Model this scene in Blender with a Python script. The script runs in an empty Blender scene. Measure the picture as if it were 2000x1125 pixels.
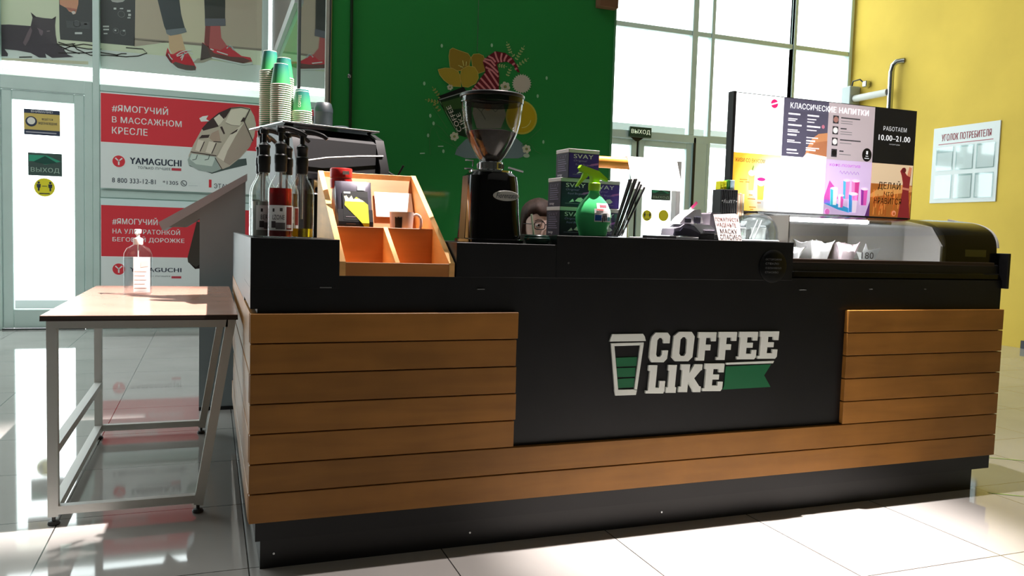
import bpy, bmesh, math, random
from mathutils import Vector, Matrix
random.seed(7)
S = bpy.context.scene
COL = S.collection
PI = math.pi

# ------------------------------------------------------------------ camera
FPX = 1568.88
CAM = Vector((-0.1103, -2.4518, 1.0349))
YAW, PITCH, ROLL = 0.3603, 0.0665, 0.0305
_f = Vector((math.sin(YAW)*math.cos(PITCH), math.cos(YAW)*math.cos(PITCH), -math.sin(PITCH)))
_r = Vector((math.cos(YAW), -math.sin(YAW), 0)); _u = _r.cross(_f)
_R = _r*math.cos(ROLL) + _u*math.sin(ROLL); _U = _u*math.cos(ROLL) - _r*math.sin(ROLL)
cam = bpy.data.objects.new('camera', bpy.data.cameras.new('camera')); COL.objects.link(cam)
cam.data.sensor_width = 36; cam.data.lens = FPX/2000*36; cam.data.clip_start = .05
cam.matrix_world = Matrix(((_R.x, _U.x, -_f.x, CAM.x), (_R.y, _U.y, -_f.y, CAM.y), (_R.z, _U.z, -_f.z, CAM.z), (0, 0, 0, 1)))
S.camera = cam

def at(px, py, y):            # a photo measurement turned into (x, z) on the upright plane at depth y
    d = _f + _R*((px-1000)/FPX) - _U*((py-562.5)/FPX)
    t = (y-CAM.y)/d.y
    return (CAM.x+d.x*t, CAM.z+d.z*t)

# ------------------------------------------------------------------ world, lights, exposure
W = bpy.data.worlds.new('sky'); S.world = W; W.use_nodes = True
W.node_tree.nodes['Background'].inputs[0].default_value = (.93, .98, 1, 1)
W.node_tree.nodes['Background'].inputs[1].default_value = 5.5
S.view_settings.view_transform = 'Standard'; S.view_settings.look = 'None'
S.view_settings.exposure = 0.08; S.view_settings.gamma = 1.0; S.view_settings.use_curve_mapping = False
try:
    S.cycles.max_bounces = 8; S.cycles.transparent_max_bounces = 16; S.cycles.transmission_bounces = 8
    S.cycles.glossy_bounces = 4; S.cycles.diffuse_bounces = 4; S.cycles.caustics_reflective = False
    S.cycles.caustics_refractive = False; S.cycles.sample_clamp_indirect = 6; S.cycles.use_denoising = True
except Exception:
    pass

def light(name, kind, loc, target, energy, color=(1, 1, 1), **kw):
    l = bpy.data.lights.new(name, kind); l.energy = energy; l.color = color
    o = bpy.data.objects.new(name, l); COL.objects.link(o); o.location = loc
    d = Vector(target)-Vector(loc); o.rotation_euler = d.to_track_quat('-Z', 'Y').to_euler()
    for k, v in kw.items(): setattr(l, k, v)
    return o

WARM = (1.0, .90, .86)
light('ceiling_spot', 'SPOT', (1.75, .31, 5.0), (1.76, -.10, 0), 4300, WARM, spot_size=math.radians(25), spot_blend=.8, shadow_soft_size=.03)
light('ceiling_spot', 'SPOT', (1.75, .37, 5.0), (-.16, 1.12, .9), 5500, WARM, spot_size=math.radians(21), spot_blend=.7, shadow_soft_size=.03)
light('ceiling_spot', 'SPOT', (1.75, .45, 5.0), (.45, .46, 1.1), 2300, WARM, spot_size=math.radians(11), spot_blend=.6, shadow_soft_size=.03)
light('ceiling_spot', 'SPOT', (1.75, .30, 5.0), (1.7, -.4, 0), 850, WARM, spot_size=math.radians(72), spot_blend=1, shadow_soft_size=.03)
light('fill_light', 'AREA', (1.0, -3.6, 5.05), (1.0, -3.6, 0), 16, (1, .95, .9), shape='RECTANGLE', size=9, size_y=5)  # unseen fill added behind the camera to lift the room
light('fill_light', 'AREA', (5.0, 3.0, 5.05), (5.0, 3.0, 0), 40, (.93, .97, 1), shape='RECTANGLE', size=4.5, size_y=3)  # added fill, brightens the right-hand doors
light('fill_light', 'AREA', (-2.2, 2.6, 5.05), (-2.2, 2.6, 0), 150, (.96, 1, .98), shape='RECTANGLE', size=4, size_y=4)  # added fill, brightens the left facade and floor
for px0, px1 in ((-5.9, -1.1), (2.2, 7.9)):
    p = light('window_portal', 'AREA', ((px0+px1)/2, 6.45, 2.4), ((px0+px1)/2, 0, 2.4), 1, shape='RECTANGLE', size=px1-px0, size_y=4.8)
    p.data.cycles.is_portal = True

# ------------------------------------------------------------------ materials
def lin(c): return tuple(((v/255)/12.92 if v <= 10 else ((v/255+.055)/1.055)**2.4) for v in c)
_M = {}
def mat(name, rgb, rough=.5, metal=0, spec=.5, trans=0, emit=0, alpha=1, ior=1.5, k=1.0, coat=0):
    """rgb in 0..255; k divides the linear colour (light level the colour was read under)"""
    if name in _M: return _M[name]
    m = bpy.data.materials.new(name); m.use_nodes = True; _M[name] = m
    b = m.node_tree.nodes['Principled BSDF']; c = tuple(min(.92, v/k) for v in lin(rgb))+(1,)
    b.inputs['Base Color'].default_value = c; b.inputs['Roughness'].default_value = rough
    b.inputs['Metallic'].default_value = metal; b.inputs['Specular IOR Level'].default_value = spec
    b.inputs['Transmission Weight'].default_value = trans; b.inputs['IOR'].default_value = ior
    b.inputs['Coat Weight'].default_value = coat
    if alpha < 1: b.inputs['Alpha'].default_value = alpha
    if emit: b.inputs['Emission Color'].default_value = c; b.inputs['Emission Strength'].default_value = emit
    m.diffuse_color = c
    return m
def P(rgb, k=.5, rough=.55):      # printed ink
    return mat('ink_%d_%d_%d_%d' % (*rgb, int(k*100)), rgb, rough=rough, k=k, spec=.3)
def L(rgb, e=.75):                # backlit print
    return mat('emissive_%d_%d_%d_%d' % (*rgb, int(e*100)), rgb, rough=.25, emit=e)
def N(m): return m.node_tree.nodes, m.node_tree.links, m.node_tree.nodes['Principled BSDF']

def noisy(m, scale, amt, stretch=(1, 1, 1), bump=0, detail=4):
    """procedural wear: modulates the base colour by noise, optional bump"""
    n, l, b = N(m)
    tc = n.new('ShaderNodeTexCoord'); mp = n.new('ShaderNodeMapping'); mp.inputs['Scale'].default_value = stretch
    l.new(tc.outputs['Object'], mp.inputs[0])
    t = n.new('ShaderNodeTexNoise'); t.inputs['Scale'].default_value = scale; t.inputs['Detail'].default_value = detail
    l.new(mp.outputs[0], t.inputs[0])
    mx = n.new('ShaderNodeMix'); mx.data_type = 'RGBA'; mx.blend_type = 'MULTIPLY'; mx.inputs[0].default_value = 1
    mx.inputs[6].default_value = b.inputs['Base Color'].default_value
    mr = n.new('ShaderNodeMapRange'); mr.inputs['From Min'].default_value = .3; mr.inputs['From Max'].default_value = .7
    mr.inputs['To Min'].default_value = 1-amt; mr.inputs['To Max'].default_value = 1+amt*.4
    l.new(t.outputs[0], mr.inputs[0]); l.new(mr.outputs[0], mx.inputs[7]); l.new(mx.outputs[2], b.inputs['Base Color'])
    if bump:
        bp = n.new('ShaderNodeBump'); bp.inputs['Strength'].default_value = bump; bp.inputs['Distance'].default_value = .002
        l.new(t.outputs[0], bp.inputs['Height']); l.new(bp.outputs[0], b.inputs['Normal'])
    return m

def wood(name, rgb, k, row=0, z0=0, axis='x', rough=.42):
    """grained wood; row>0 gives every board of that height its own tone"""
    m = mat(name, rgb, rough=rough, k=k, spec=.35); n, l, b = N(m)
    tc = n.new('ShaderNodeTexCoord'); mp = n.new('ShaderNodeMapping')
    mp.inputs['Scale'].default_value = {'x': (1.5, 9, 13), 'y': (13, 1.5, 13), 'z': (13, 9, 1.5)}[axis]
    l.new(tc.outputs['Object'], mp.inputs[0])
    sp = n.new('ShaderNodeSeparateXYZ'); l.new(tc.outputs['Object'], sp.inputs[0])
    t = n.new('ShaderNodeTexNoise'); t.noise_dimensions = '4D'; t.inputs['Scale'].default_value = 1.6; t.inputs['Detail'].default_value = 7
    t.inputs['Distortion'].default_value = .6
    t2 = n.new('ShaderNodeTexNoise'); t2.noise_dimensions = '4D'; t2.inputs['Scale'].default_value = 4.5; t2.inputs['Detail'].default_value = 3
    l.new(mp.outputs[0], t.inputs[0]); l.new(tc.outputs['Object'], t2.inputs[0])
    add = n.new('ShaderNodeMath'); add.operation = 'ADD'; l.new(t.outputs[0], add.inputs[0]); l.new(t2.outputs[0], add.inputs[1])
    fac = n.new('ShaderNodeMapRange'); fac.inputs['From Min'].default_value = .7; fac.inputs['From Max'].default_value = 1.3
    fac.inputs['To Min'].default_value = .74; fac.inputs['To Max'].default_value = 1.14
    l.new(add.outputs[0], fac.inputs[0]); last = fac.outputs[0]
    if row:
        a = n.new('ShaderNodeMath'); a.operation = 'SUBTRACT'; a.inputs[1].default_value = z0; l.new(sp.outputs[2], a.inputs[0])
        d = n.new('ShaderNodeMath'); d.operation = 'DIVIDE'; d.inputs[1].default_value = row; l.new(a.outputs[0], d.inputs[0])
        fl = n.new('ShaderNodeMath'); fl.operation = 'FLOOR'; l.new(d.outputs[0], fl.inputs[0])
        l.new(fl.outputs[0], t.inputs['W']); l.new(fl.outputs[0], t2.inputs['W'])
        wn = n.new('ShaderNodeTexWhiteNoise'); wn.noise_dimensions = '1D'; l.new(fl.outputs[0], wn.inputs['W'])
        r = n.new('ShaderNodeMapRange'); r.inputs['To Min'].default_value = .86; r.inputs['To Max'].default_value = 1.1
        l.new(wn.outputs['Value'], r.inputs[0])
        mu = n.new('ShaderNodeMath'); mu.operation = 'MULTIPLY'; l.new(last, mu.inputs[0]); l.new(r.outputs[0], mu.inputs[1]); last = mu.outputs[0]
    mx = n.new('ShaderNodeMix'); mx.data_type = 'RGBA'; mx.blend_type = 'MULTIPLY'; mx.inputs[0].default_value = 1
    mx.inputs[6].default_value = b.inputs['Base Color'].default_value
    l.new(last, mx.inputs[7]); l.new(mx.outputs[2], b.inputs['Base Color'])
    return m

def pane(name, tint=(1, 1, 1), refl=.06, rough=.0):
    """thin sheet glass / clear plastic: transparent with a fresnel reflection"""
    if name in _M: return _M[name]
    m = bpy.data.materials.new(name); m.use_nodes = True; _M[name] = m
    n, l = m.node_tree.nodes, m.node_tree.links; n.clear()
    o = n.new('ShaderNodeOutputMaterial'); t = n.new('ShaderNodeBsdfTransparent'); t.inputs[0].default_value = (*tint, 1)
    g = n.new('ShaderNodeBsdfGlossy'); g.inputs['Roughness'].default_value = rough
    fr = n.new('ShaderNodeLayerWeight'); fr.inputs[0].default_value = .25
    mr = n.new('ShaderNodeMapRange'); mr.inputs['To Min'].default_value = refl; mr.inputs['To Max'].default_value = .9
    l.new(fr.outputs['Facing'], mr.inputs[0])
    pw = n.new('ShaderNodeMath'); pw.operation = 'POWER'; pw.inputs[1].default_value = 3; l.new(fr.outputs['Facing'], pw.inputs[0]); l.new(pw.outputs[0], mr.inputs[0])
    mx = n.new('ShaderNodeMixShader'); l.new(mr.outputs[0], mx.inputs[0]); l.new(t.outputs[0], mx.inputs[1]); l.new(g.outputs[0], mx.inputs[2])
    l.new(mx.outputs[0], o.inputs[0])
    return m

# ------------------------------------------------------------------ mesh builder
_TX = {}
def text_geo(s, bold=0., shear=0.):
    key = (s, bold, shear)
    if key in _TX: return _TX[key]
    c = bpy.data.curves.new('t', 'FONT'); c.body = s; c.size = 1; c.space_character = 1.07; c.shear = shear; c.resolution_u = 4
    o = bpy.data.objects.new('t', c); COL.objects.link(o)
    dg = bpy.context.evaluated_depsgraph_get(); me = bpy.data.meshes.new_from_object(o.evaluated_get(dg))
    v = [(p.co.x, p.co.y) for p in me.vertices]; f = [tuple(q.vertices) for q in me.polygons]
    bpy.data.objects.remove(o); bpy.data.curves.remove(c); bpy.data.meshes.remove(me)
    xs = [a for a, b in v] or [0, 1]; ys = [b for a, b in v] or [0, 1]
    x0, x1, y0, y1 = min(xs), max(xs), min(ys), max(ys)
    _TX[key] = ([((a-x0)/max(x1-x0, 1e-6), (b-y0)/max(y1-y0, 1e-6)) for a, b in v], f)
    return _TX[key]

class Frame:
    """a flat sheet to print on: origin o, directions u (right) and v (up), n towards the viewer"""
    def __init__(s, o, u, v):
        s.o, s.u, s.v = Vector(o), Vector(u).normalized(), Vector(v).normalized(); s.n = s.u.cross(s.v)
    def p(s, a, b, h=0): return s.o+s.u*a+s.v*b+s.n*h
def XZ(y): return Frame((0, y, 0), (1, 0, 0), (0, 0, 1))     # upright, facing the camera side

LAY = .0007
class MB:
    def __init__(s): s.v, s.f, s.m, s.mats, s.hard = [], [], [], [], set()
    def mi(s, m):
        if m not in s.mats: s.mats.append(m)
        return s.mats.index(m)
    def add(s, vs, fs, m, hard=False):
        b = len(s.v); s.v += [Vector(p) for p in vs]; k = s.mi(m)
        for f in fs:
            if hard: s.hard.add(len(s.f))
            s.f.append(tuple(b+i for i in f)); s.m.append(k)
        return s
    def box(s, x0, x1, y0, y1, z0, z1, m, bev=0, seg=1):
        if not bev:
            vs = [(x, y, z) for x in (x0, x1) for y in (y0, y1) for z in (z0, z1)]
            return s.add(vs, [(0, 1, 3, 2), (4, 6, 7, 5), (0, 4, 5, 1), (2, 3, 7, 6), (0, 2, 6, 4), (1, 5, 7, 3)], m)
        bm = bmesh.new(); bmesh.ops.create_cube(bm, size=1)
        for v in bm.verts: v.co = Vector(((x0+x1)/2+v.co.x*(x1-x0), (y0+y1)/2+v.co.y*(y1-y0), (z0+z1)/2+v.co.z*(z1-z0)))
        bmesh.ops.bevel(bm, geom=bm.edges[:], offset=bev, segments=seg, affect='EDGES', profile=.5)
        return s.bm(bm, m)
    def bm(s, bm, m):
        bm.verts.index_update(); s.add([v.co.copy() for v in bm.verts], [tuple(v.index for v in f.verts) for f in bm.faces], m); bm.free(); return s
    def lathe(s, prof, m, c=(0, 0, 0), seg=28, sx=1, sy=1, cap=True, rot=None):
        c = Vector(c); vs = []; fs = []
        for r, z in prof:
            for i in range(seg):
                a = 2*PI*i/seg; p = Vector((r*sx*math.cos(a), r*sy*math.sin(a), z)); vs.append(c+(rot@p if rot else p))
        for j in range(len(prof)-1):
            for i in range(seg):
                k = (i+1) % seg; fs.append((j*seg+i, j*seg+k, (j+1)*seg+k, (j+1)*seg+i))
        if cap:
            if prof[0][0] > 1e-5: fs.append(tuple(range(seg))[::-1])
            if prof[-1][0] > 1e-5: fs.append(tuple((len(prof)-1)*seg+i for i in range(seg)))
        return s.add(vs, fs, m)
    def cyl(s, a, b, r, m, seg=16, r2=None):
        a, b = Vector(a), Vector(b); q = (b-a).to_track_quat('Z', 'Y').to_matrix()
        return s.lathe([(r, 0), (r if r2 is None else r2, (b-a).length)], m, a, seg, rot=q)
    def tube(s, pts, r, m, seg=8, closed=False):
        pts = [Vector(p) for p in pts]; n = len(pts); vs = []; fs = []; up = Vector((0, 0, 1))
        rr = r if isinstance(r, (list, tuple)) else [r]*n
        for i, p in enumerate(pts):
            t = (pts[(i+1) % n if closed else min(i+1, n-1)]-pts[(i-1) % n if closed else max(i-1, 0)]).normalized()
            a = t.cross(up if abs(t.z) < .95 else Vector((0, 1, 0))).normalized(); b = t.cross(a)
            for k in range(seg):
                g = 2*PI*k/seg; vs.append(p+(a*math.cos(g)+b*math.sin(g))*rr[i])
        for i in range(n if closed else n-1):
            j = (i+1) % n
            for k in range(seg):
                l = (k+1) % seg; fs.append((i*seg+k, i*seg+l, j*seg+l, j*seg+k))
        if not closed: fs += [tuple(range(seg))[::-1], tuple((n-1)*seg+k for k in range(seg))]
        return s.add(vs, fs, m)
    def bar(s, a, b, w, h, m, up=(0, 0, 1)):
        """rectangular section bar from a to b"""
        a, b = Vector(a), Vector(b); t = (b-a).normalized(); r = t.cross(Vector(up)).normalized(); q = r.cross(t)
        vs = [p+r*x*w/2+q*y*h/2 for p in (a, b) for x, y in ((-1, -1), (1, -1), (1, 1), (-1, 1))]
        return s.add(vs, [(0, 1, 2, 3), (7, 6, 5, 4), (0, 4, 5, 1), (1, 5, 6, 2), (2, 6, 7, 3), (3, 7, 4, 0)], m)
    def prism(s, poly, ax, a0, a1, m):
        def w(p, t): return {'x': (t, p[0], p[1]), 'y': (p[0], t, p[1]), 'z': (p[0], p[1], t)}[ax]
        n = len(poly); vs = [w(p, a0) for p in poly]+[w(p, a1) for p in poly]
        return s.add(vs, [tuple(range(n)), tuple(range(2*n-1, n-1, -1))]+[(i, (i+1) % n, n+(i+1) % n, n+i) for i in range(n)], m)
    def loft(s, rings, m, cap=True):
        n = len(rings[0]); vs = [p for r in rings for p in r]; fs = []
        for j in range(len(rings)-1):
            for i in range(n): k = (i+1) % n; fs.append((j*n+i, j*n+k, (j+1)*n+k, (j+1)*n+i))
        if cap: fs += [tuple(range(n))[::-1], tuple((len(rings)-1)*n+i for i in range(n))]
        return s.add(vs, fs, m)
    # ---- printing
    def flat(s, fr, poly, m, lay=1): return s.add([fr.p(a, b, lay*LAY) for a, b in poly], [tuple(range(len(poly)))], m, True)
    def rect(s, fr, a0, b0, a1, b1, m, lay=1): return s.flat(fr, [(a0, b0), (a1, b0), (a1, b1), (a0, b1)], m, lay)
    def disc(s, fr, a, b, r, m, lay=1, ry=None, seg=28): return s.flat(fr, [(a+r*math.cos(2*PI*i/seg), b+(ry or r)*math.sin(2*PI*i/seg)) for i in range(seg)], m, lay)
    def ring(s, fr, a, b, r, w, m, lay=1, ry=None): return s.stroke(fr, [(a+r*math.cos(2*PI*i/28), b+(ry or r)*math.sin(2*PI*i/28)) for i in range(29)], w, m, lay)
    def stroke(s, fr, pts, w, m, lay=1):
        vs = []; n = len(pts); P2 = [Vector(p) for p in pts]
        for i in range(n):
            t = (P2[min(i+1, n-1)]-P2[max(i-1, 0)]); t = t.normalized() if t.length else Vector((1, 0)); q = Vector((-t.y, t.x))*w/2
            vs += [fr.p(*(P2[i]+q), lay*LAY), fr.p(*(P2[i]-q), lay*LAY)]
        return s.add(vs, [(2*i, 2*i+1, 2*i+3, 2*i+2) for i in range(n-1)], m, True)
    def text(s, fr, t, a0, b0, a1, b1, m, lay=2, bold=0., shear=0., depth=0):
        v, f = text_geo(t, 0, shear); h = lay*LAY; sb = bold*abs(b1-b0)*.9
        vs = []; fs = []
        for k, q in enumerate(f+f+f if sb else f):       # glyph outlines may overlap, so neighbouring facets sit a hair apart
            sh_ = (1-k//len(f))*sb
            fs.append(tuple(range(len(vs), len(vs)+len(q)))); vs += [fr.p(a0+sh_+v[i][0]*(a1-a0), b0+v[i][1]*(b1-b0), h+depth+(k % 11)*2.5e-5) for i in q]
        s.add(vs, fs, m, True)
        if depth:       # raised lettering with sides
            edge = {}
            for q in f:
                for i in range(len(q)):
                    e = (q[i], q[(i+1) % len(q)]); edge[tuple(sorted(e))] = edge.get(tuple(sorted(e)), [])+[e]
            vs = []; fs = []
            for es in edge.values():
                if len(es) == 1:
                    i, j = es[0]; k = len(vs)
                    for q in (i, j): 
                        x, y = v[q]; vs += [fr.p(a0+x*(a1-a0), b0+y*(b1-b0), h), fr.p(a0+x*(a1-a0), b0+y*(b1-b0), h+depth)]
                    fs.append((k, k+2, k+3, k+1))
            s.add(vs, fs, m)
        return s
    def tpx(s, y, fr, t, bl, tr, m, lay=2, bold=0., shear=0.):     # text from its photo corners (bottom left, top right)
        a0, b0 = at(*bl, y); a1, b1 = at(*tr, y); return s.text(fr, t, a0, b0, a1, b1, m, lay, bold, shear)
    def ppx(s, y, fr, pts, m, lay=1): return s.flat(fr, [at(*p, y) for p in pts], m, lay)
    def spx(s, y, fr, pts, w, m, lay=1): return s.stroke(fr, [at(*p, y) for p in pts], w, m, lay)
    def xf(s, M, start=0):
        for i in range(start, len(s.v)): s.v[i] = M@s.v[i]
        return s
    def build(s, name, parent=None, loc=None, local=False, smooth=35, fix=True):
        me = bpy.data.meshes.new(name)
        if loc is not None: off = Vector(loc)
        elif parent is not None and not local:
            q = parent; off = Vector((0, 0, 0))
            while q: off += q.location; q = q.parent
        else: off = Vector((0, 0, 0))
        me.from_pydata([p-off for p in s.v], [], s.f)
        for m in s.mats: me.materials.append(m)
        me.polygons.foreach_set('material_index', s.m)
        if fix:
            bm = bmesh.new(); bm.from_mesh(me); bmesh.ops.recalc_face_normals(bm, faces=bm.faces[:]); bm.to_mesh(me); bm.free()
        if smooth:
            me.polygons.foreach_set('use_smooth', [i not in s.hard for i in range(len(s.f))]); me.set_sharp_from_angle(angle=math.radians(smooth))
        me.update()
        o = bpy.data.objects.new(name, me); COL.objects.link(o)
        if parent is not None: o.parent = parent
        elif loc is not None: o.location = loc
        return o

def sm(pts, n=5):
    """smooth curve through the points"""
    p = [Vector(q) for q in pts]; out = []
    for i in range(len(p)-1):
        a, b, c, d = p[max(i-1, 0)], p[i], p[i+1], p[min(i+2, len(p)-1)]
        for k in range(n):
            t = k/n; out.append(.5*((2*b)+(c-a)*t+(2*a-5*b+4*c-d)*t*t+(3*b-a-3*c+d)*t**3))
    return out+[p[-1]]
def tag(o, label, cat, group=None):
    o['label'] = label; o['category'] = cat
    if group: o['group'] = group
    return o
def thing(name, label, cat, loc=(0, 0, 0), rotz=0, group=None):
    o = bpy.data.objects.new(name, None); COL.objects.link(o); o.location = loc; o.rotation_euler = (0, 0, rotz); o.empty_display_size = .05
    return tag(o, label, cat, group)
def struct(o): o['kind'] = 'structure'; return o
def setting(name, loc=(0, 0, 0)):
    o = bpy.data.objects.new(name, None); COL.objects.link(o); o.location = loc; o.empty_display_size = .05; return struct(o)
def dup(root, loc, rotz=None, label=None, group=None):
    r = root.copy(); COL.objects.link(r); r.location = loc
    if rotz is not None: r.rotation_euler = (0, 0, rotz)
    if label: r['label'] = label
    if group: r['group'] = group
    for ch in list(root.children):
        c = ch.copy(); COL.objects.link(c); c.parent = r
        for g in ch.children:
            d = g.copy(); COL.objects.link(d); d.parent = c
    return r
def sub(o, part): o.parent = part; return o
def plabel(o, t): o['label'] = t; return o

# common materials
BLACK = noisy(mat('black_laminate', (22, 23, 25), rough=.38, spec=.4, k=1.0), 6, .25)
BLACKG = mat('black_gloss', (10, 10, 11), rough=.12, spec=.5)
BLACKP = mat('black_plastic', (16, 16, 18), rough=.4)
STEEL = mat('steel', (190, 195, 195), rough=.22, metal=1)
CHROME = mat('chrome', (215, 218, 220), rough=.08, metal=1)
ALU = noisy(mat('grey_powder_coat', (156, 172, 168), rough=.45, k=.54), 3, .06)
WHITE = mat('white_plastic', (240, 240, 238), rough=.4)
PAPER = mat('white_paper', (245, 245, 243), rough=.7)
def translucent(name, rgb, f=.5):
    m = mat(name, rgb, rough=.8); n, l, b = N(m); t = n.new('ShaderNodeBsdfTranslucent'); t.inputs[0].default_value = (*lin(rgb), 1)
    mx = n.new('ShaderNodeMixShader'); mx.inputs[0].default_value = f; l.new(b.outputs[0], mx.inputs[1]); l.new(t.outputs[0], mx.inputs[2]); l.new(mx.outputs[0], n['Material Output'].inputs[0]); return m
SHEET = translucent('thin_white_sheet', (250, 250, 248), .6)
GLASS = pane('clear_glass', (.96, .99, .98), .05)
CLEAR = pane('clear_plastic', (.93, .95, .96), .10, .03)
WOODF = wood('oiled_alder_boards', (122, 82, 34), .56, row=.0903, z0=.1497)

# ================================================================== THE SETTING
FY = 6.25           # facade plane
YW = 7.92           # yellow side wall
def floor_mat():
    m = mat('polished_floor_tiles', (205, 203, 196), rough=.09, spec=.95); n, l, b = N(m)
    tc = n.new('ShaderNodeTexCoord'); mp = n.new('ShaderNodeMapping'); mp.inputs['Location'].default_value = (-.0033+6, .5555+6, 0)
    l.new(tc.outputs['Object'], mp.inputs[0])
    br = n.new('ShaderNodeTexBrick'); br.offset = 0; br.inputs['Scale'].default_value = 1; br.inputs['Brick Width'].default_value = .6
    br.inputs['Row Height'].default_value = .6; br.inputs['Mortar Size'].default_value = .0022; br.inputs['Mortar Smooth'].default_value = .1
    br.inputs['Color1'].default_value = (*lin((190, 187, 183)), 1); br.inputs['Color2'].default_value = (*lin((184, 182, 178)), 1)
    br.inputs['Mortar'].default_value = (*lin((70, 70, 68)), 1); l.new(mp.outputs[0], br.inputs[0])
    t = n.new('ShaderNodeTexNoise'); t.inputs['Scale'].default_value = 1.7; t.inputs['Detail'].default_value = 5; l.new(tc.outputs['Object'], t.inputs[0])
    mx = n.new('ShaderNodeMix'); mx.data_type = 'RGBA'; mx.blend_type = 'MULTIPLY'; mx.inputs[0].default_value = .35
    l.new(br.outputs['Color'], mx.inputs[6]); l.new(t.outputs[0], mx.inputs[7]); l.new(mx.outputs[2], b.inputs['Base Color'])
    r = n.new('ShaderNodeMapRange'); r.inputs['To Min'].default_value = .025; r.inputs['To Max'].default_value = .06; l.new(t.outputs[0], r.inputs[0])
    l.new(r.outputs[0], b.inputs['Roughness'])
    return m
struct(MB().box(-6, YW, -7, FY+.1, -.1, 0, floor_mat()).build('floor'))
struct(MB().box(-6, YW, -7, FY+.1, 5.2, 5.3, mat('ceiling_paint', (150, 149, 144), rough=.9)).build('ceiling'))
struct(MB().box(-6.1, -6, -7, FY+.1, 0, 5.2, mat('side_wall_paint', (90, 88, 84), rough=.9)).build('wall_left'))
struct(MB().box(-6, YW, -7.1, -7, 0, 5.2, mat('back_wall_paint', (70, 67, 63), rough=.9)).build('wall_front'))
YEL = noisy(mat('yellow_wall_paint', (190, 162, 70), rough=.75, k=.66, spec=.2), 1.3, .1)
struct(MB().box(YW, YW+.1, -7, FY+.1, 0, 5.2, YEL).build('wall_right'))
struct(MB().box(YW-.015, YW, -7, 3.545, 0, .082, mat('dark_skirting', (50, 52, 58), rough=.5)).build('baseboard_right'))
PAVE = noisy(mat('pale_concrete_paving', (205, 207, 205), rough=.9), 4, .15)
struct(MB().box(-14, 16, FY+.1, 22, -.14, -.04, PAVE).build('ground_outside'))

# glazed facade: each bay is a window with its own frame and pane
def bay(name, x0, x1, rows, door=False, w=.05, dep=.09):
    s = setting(name, ((x0+x1)/2, FY, 0)); m = MB(); y0, y1 = FY-.05, FY+.04
    m.box(x0-w/2, x0+w/2, y0, y1, 0, 5.2, ALU, .006); m.box(x1-w/2, x1+w/2, y0+.001, y1, 0, 5.2, ALU, .006)
    for z0, z1 in rows: m.box(x0+w/2, x1-w/2, y0+.012, y1-.01, z0, z1, ALU, .005)
    m.build('window_frame', s)
    g = MB()
    zs = [r for r in rows]
    for a, b in zip(zs, zs[1:]):
        if b[0]-a[1] > .15: g.box(x0+w/2, x1-w/2, FY-.004, FY+.004, a[1], b[0], GLASS)
    if zs[-1][1] < 5.1: g.box(x0+w/2, x1-w/2, FY-.004, FY+.004, zs[-1][1], 5.2, GLASS)
    g.build('window_pane', s)
    return s
HROWS = [(0, .09), (2.25, 2.345), (3.54, 3.60)]
bay('window_1', -5.9, -3.45, HROWS); bay('window_2', -3.45, -2.0, HROWS)
w3 = bay('window_3', -1.135, .40, [(0, .07), (1.27, 1.345), (2.28, 2.345), (3.54, 3.60)], w=.06)
MB().box(-1.105, .37, FY-.03, FY-.006, .07, 1.27, mat('infill_panel', (176, 196, 192), rough=.5, k=.6)).box(-1.105, .37, FY-.03, FY-.006, 1.345, 2.28, mat('infill_panel', (176, 196, 192))).build('window_panel', w3)
bay('window_4', .40, 2.0, HROWS); bay('window_5', 2.0, 3.75, HROWS)
bay('window_6', 5.72, 6.965, HROWS); bay('window_7', 6.965, 7.88, HROWS)

def door_leaf(name, x0, x1, z1, st, parent, handle):
    m = MB(); y0, y1 = FY-.03, FY+.03
    m.box(x0, x0+st, y0, y1, .012, z1, ALU, .006); m.box(x1-st, x1, y0, y1, .012, z1, ALU, .006)
    m.box(x0+st, x1-st, y0+.001, y1, .012, .19, ALU, .006); m.box(x0+st, x1-st, y0+.001, y1, z1-st, z1, ALU, .006)
    f = m.build('door_frame', parent)
    MB().box(x0+st, x1-st, FY-.004, FY+.004, .19, z1-st, GLASS).build('door_pane', f)
    if handle is not None:
        h = MB(); h.tube([(handle, y0-.005, .95), (handle, y0-.05, .95), (handle, y0-.05, 1.35), (handle, y0-.005, 1.35)], .012, STEEL); h.build('door_handle', f)
d1 = setting('door_1', (-1.57, FY, 0))
m = MB(); m.box(-2.03, -1.925, FY-.05, FY+.04, 0, 5.2, ALU, .006); m.box(-1.235, -1.166, FY-.049, FY+.04, 0, 2.36, ALU, .005)
m.box(-1.925, -1.166, FY-.045, FY+.03, 2.235, 2.36, ALU, .005); m.box(-1.925, -1.166, FY-.04, FY+.03, 3.54, 3.6, ALU, .005)
m.box(-1.925, -1.235, FY-.07, FY-.05, 0, .014, mat('threshold', (70, 75, 75), rough=.5)); m.build('door_surround', d1)
MB().box(-1.925, -1.166, FY-.004, FY+.004, 2.36, 3.54, GLASS).box(-1.925, -1.166, FY-.004, FY+.004, 3.6, 5.2, GLASS).build('door_toplight', d1)
door_leaf('leaf', -1.92, -1.24, 2.23, .085, d1, None)
d2 = setting('door_2', (4.73, FY, 0))
m = MB(); m.box(3.72, 3.79, FY-.05, FY+.04, 0, 5.2, ALU, .006); m.box(5.50, 5.695, FY-.05, FY+.04, 0, 2.30, ALU, .006)
m.box(5.50, 5.53, FY-.055, FY-.04, 0, 2.3, BLACKP)
m.box(3.79, 5.72, FY-.055, FY+.04, 2.235, 2.33, ALU, .005); m.box(3.79, 5.42, FY-.04, FY+.03, 3.54, 3.6, ALU, .005); m.box(5.5, 5.695, FY-.04, FY+.03, 3.54, 3.6, ALU, .005)
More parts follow.
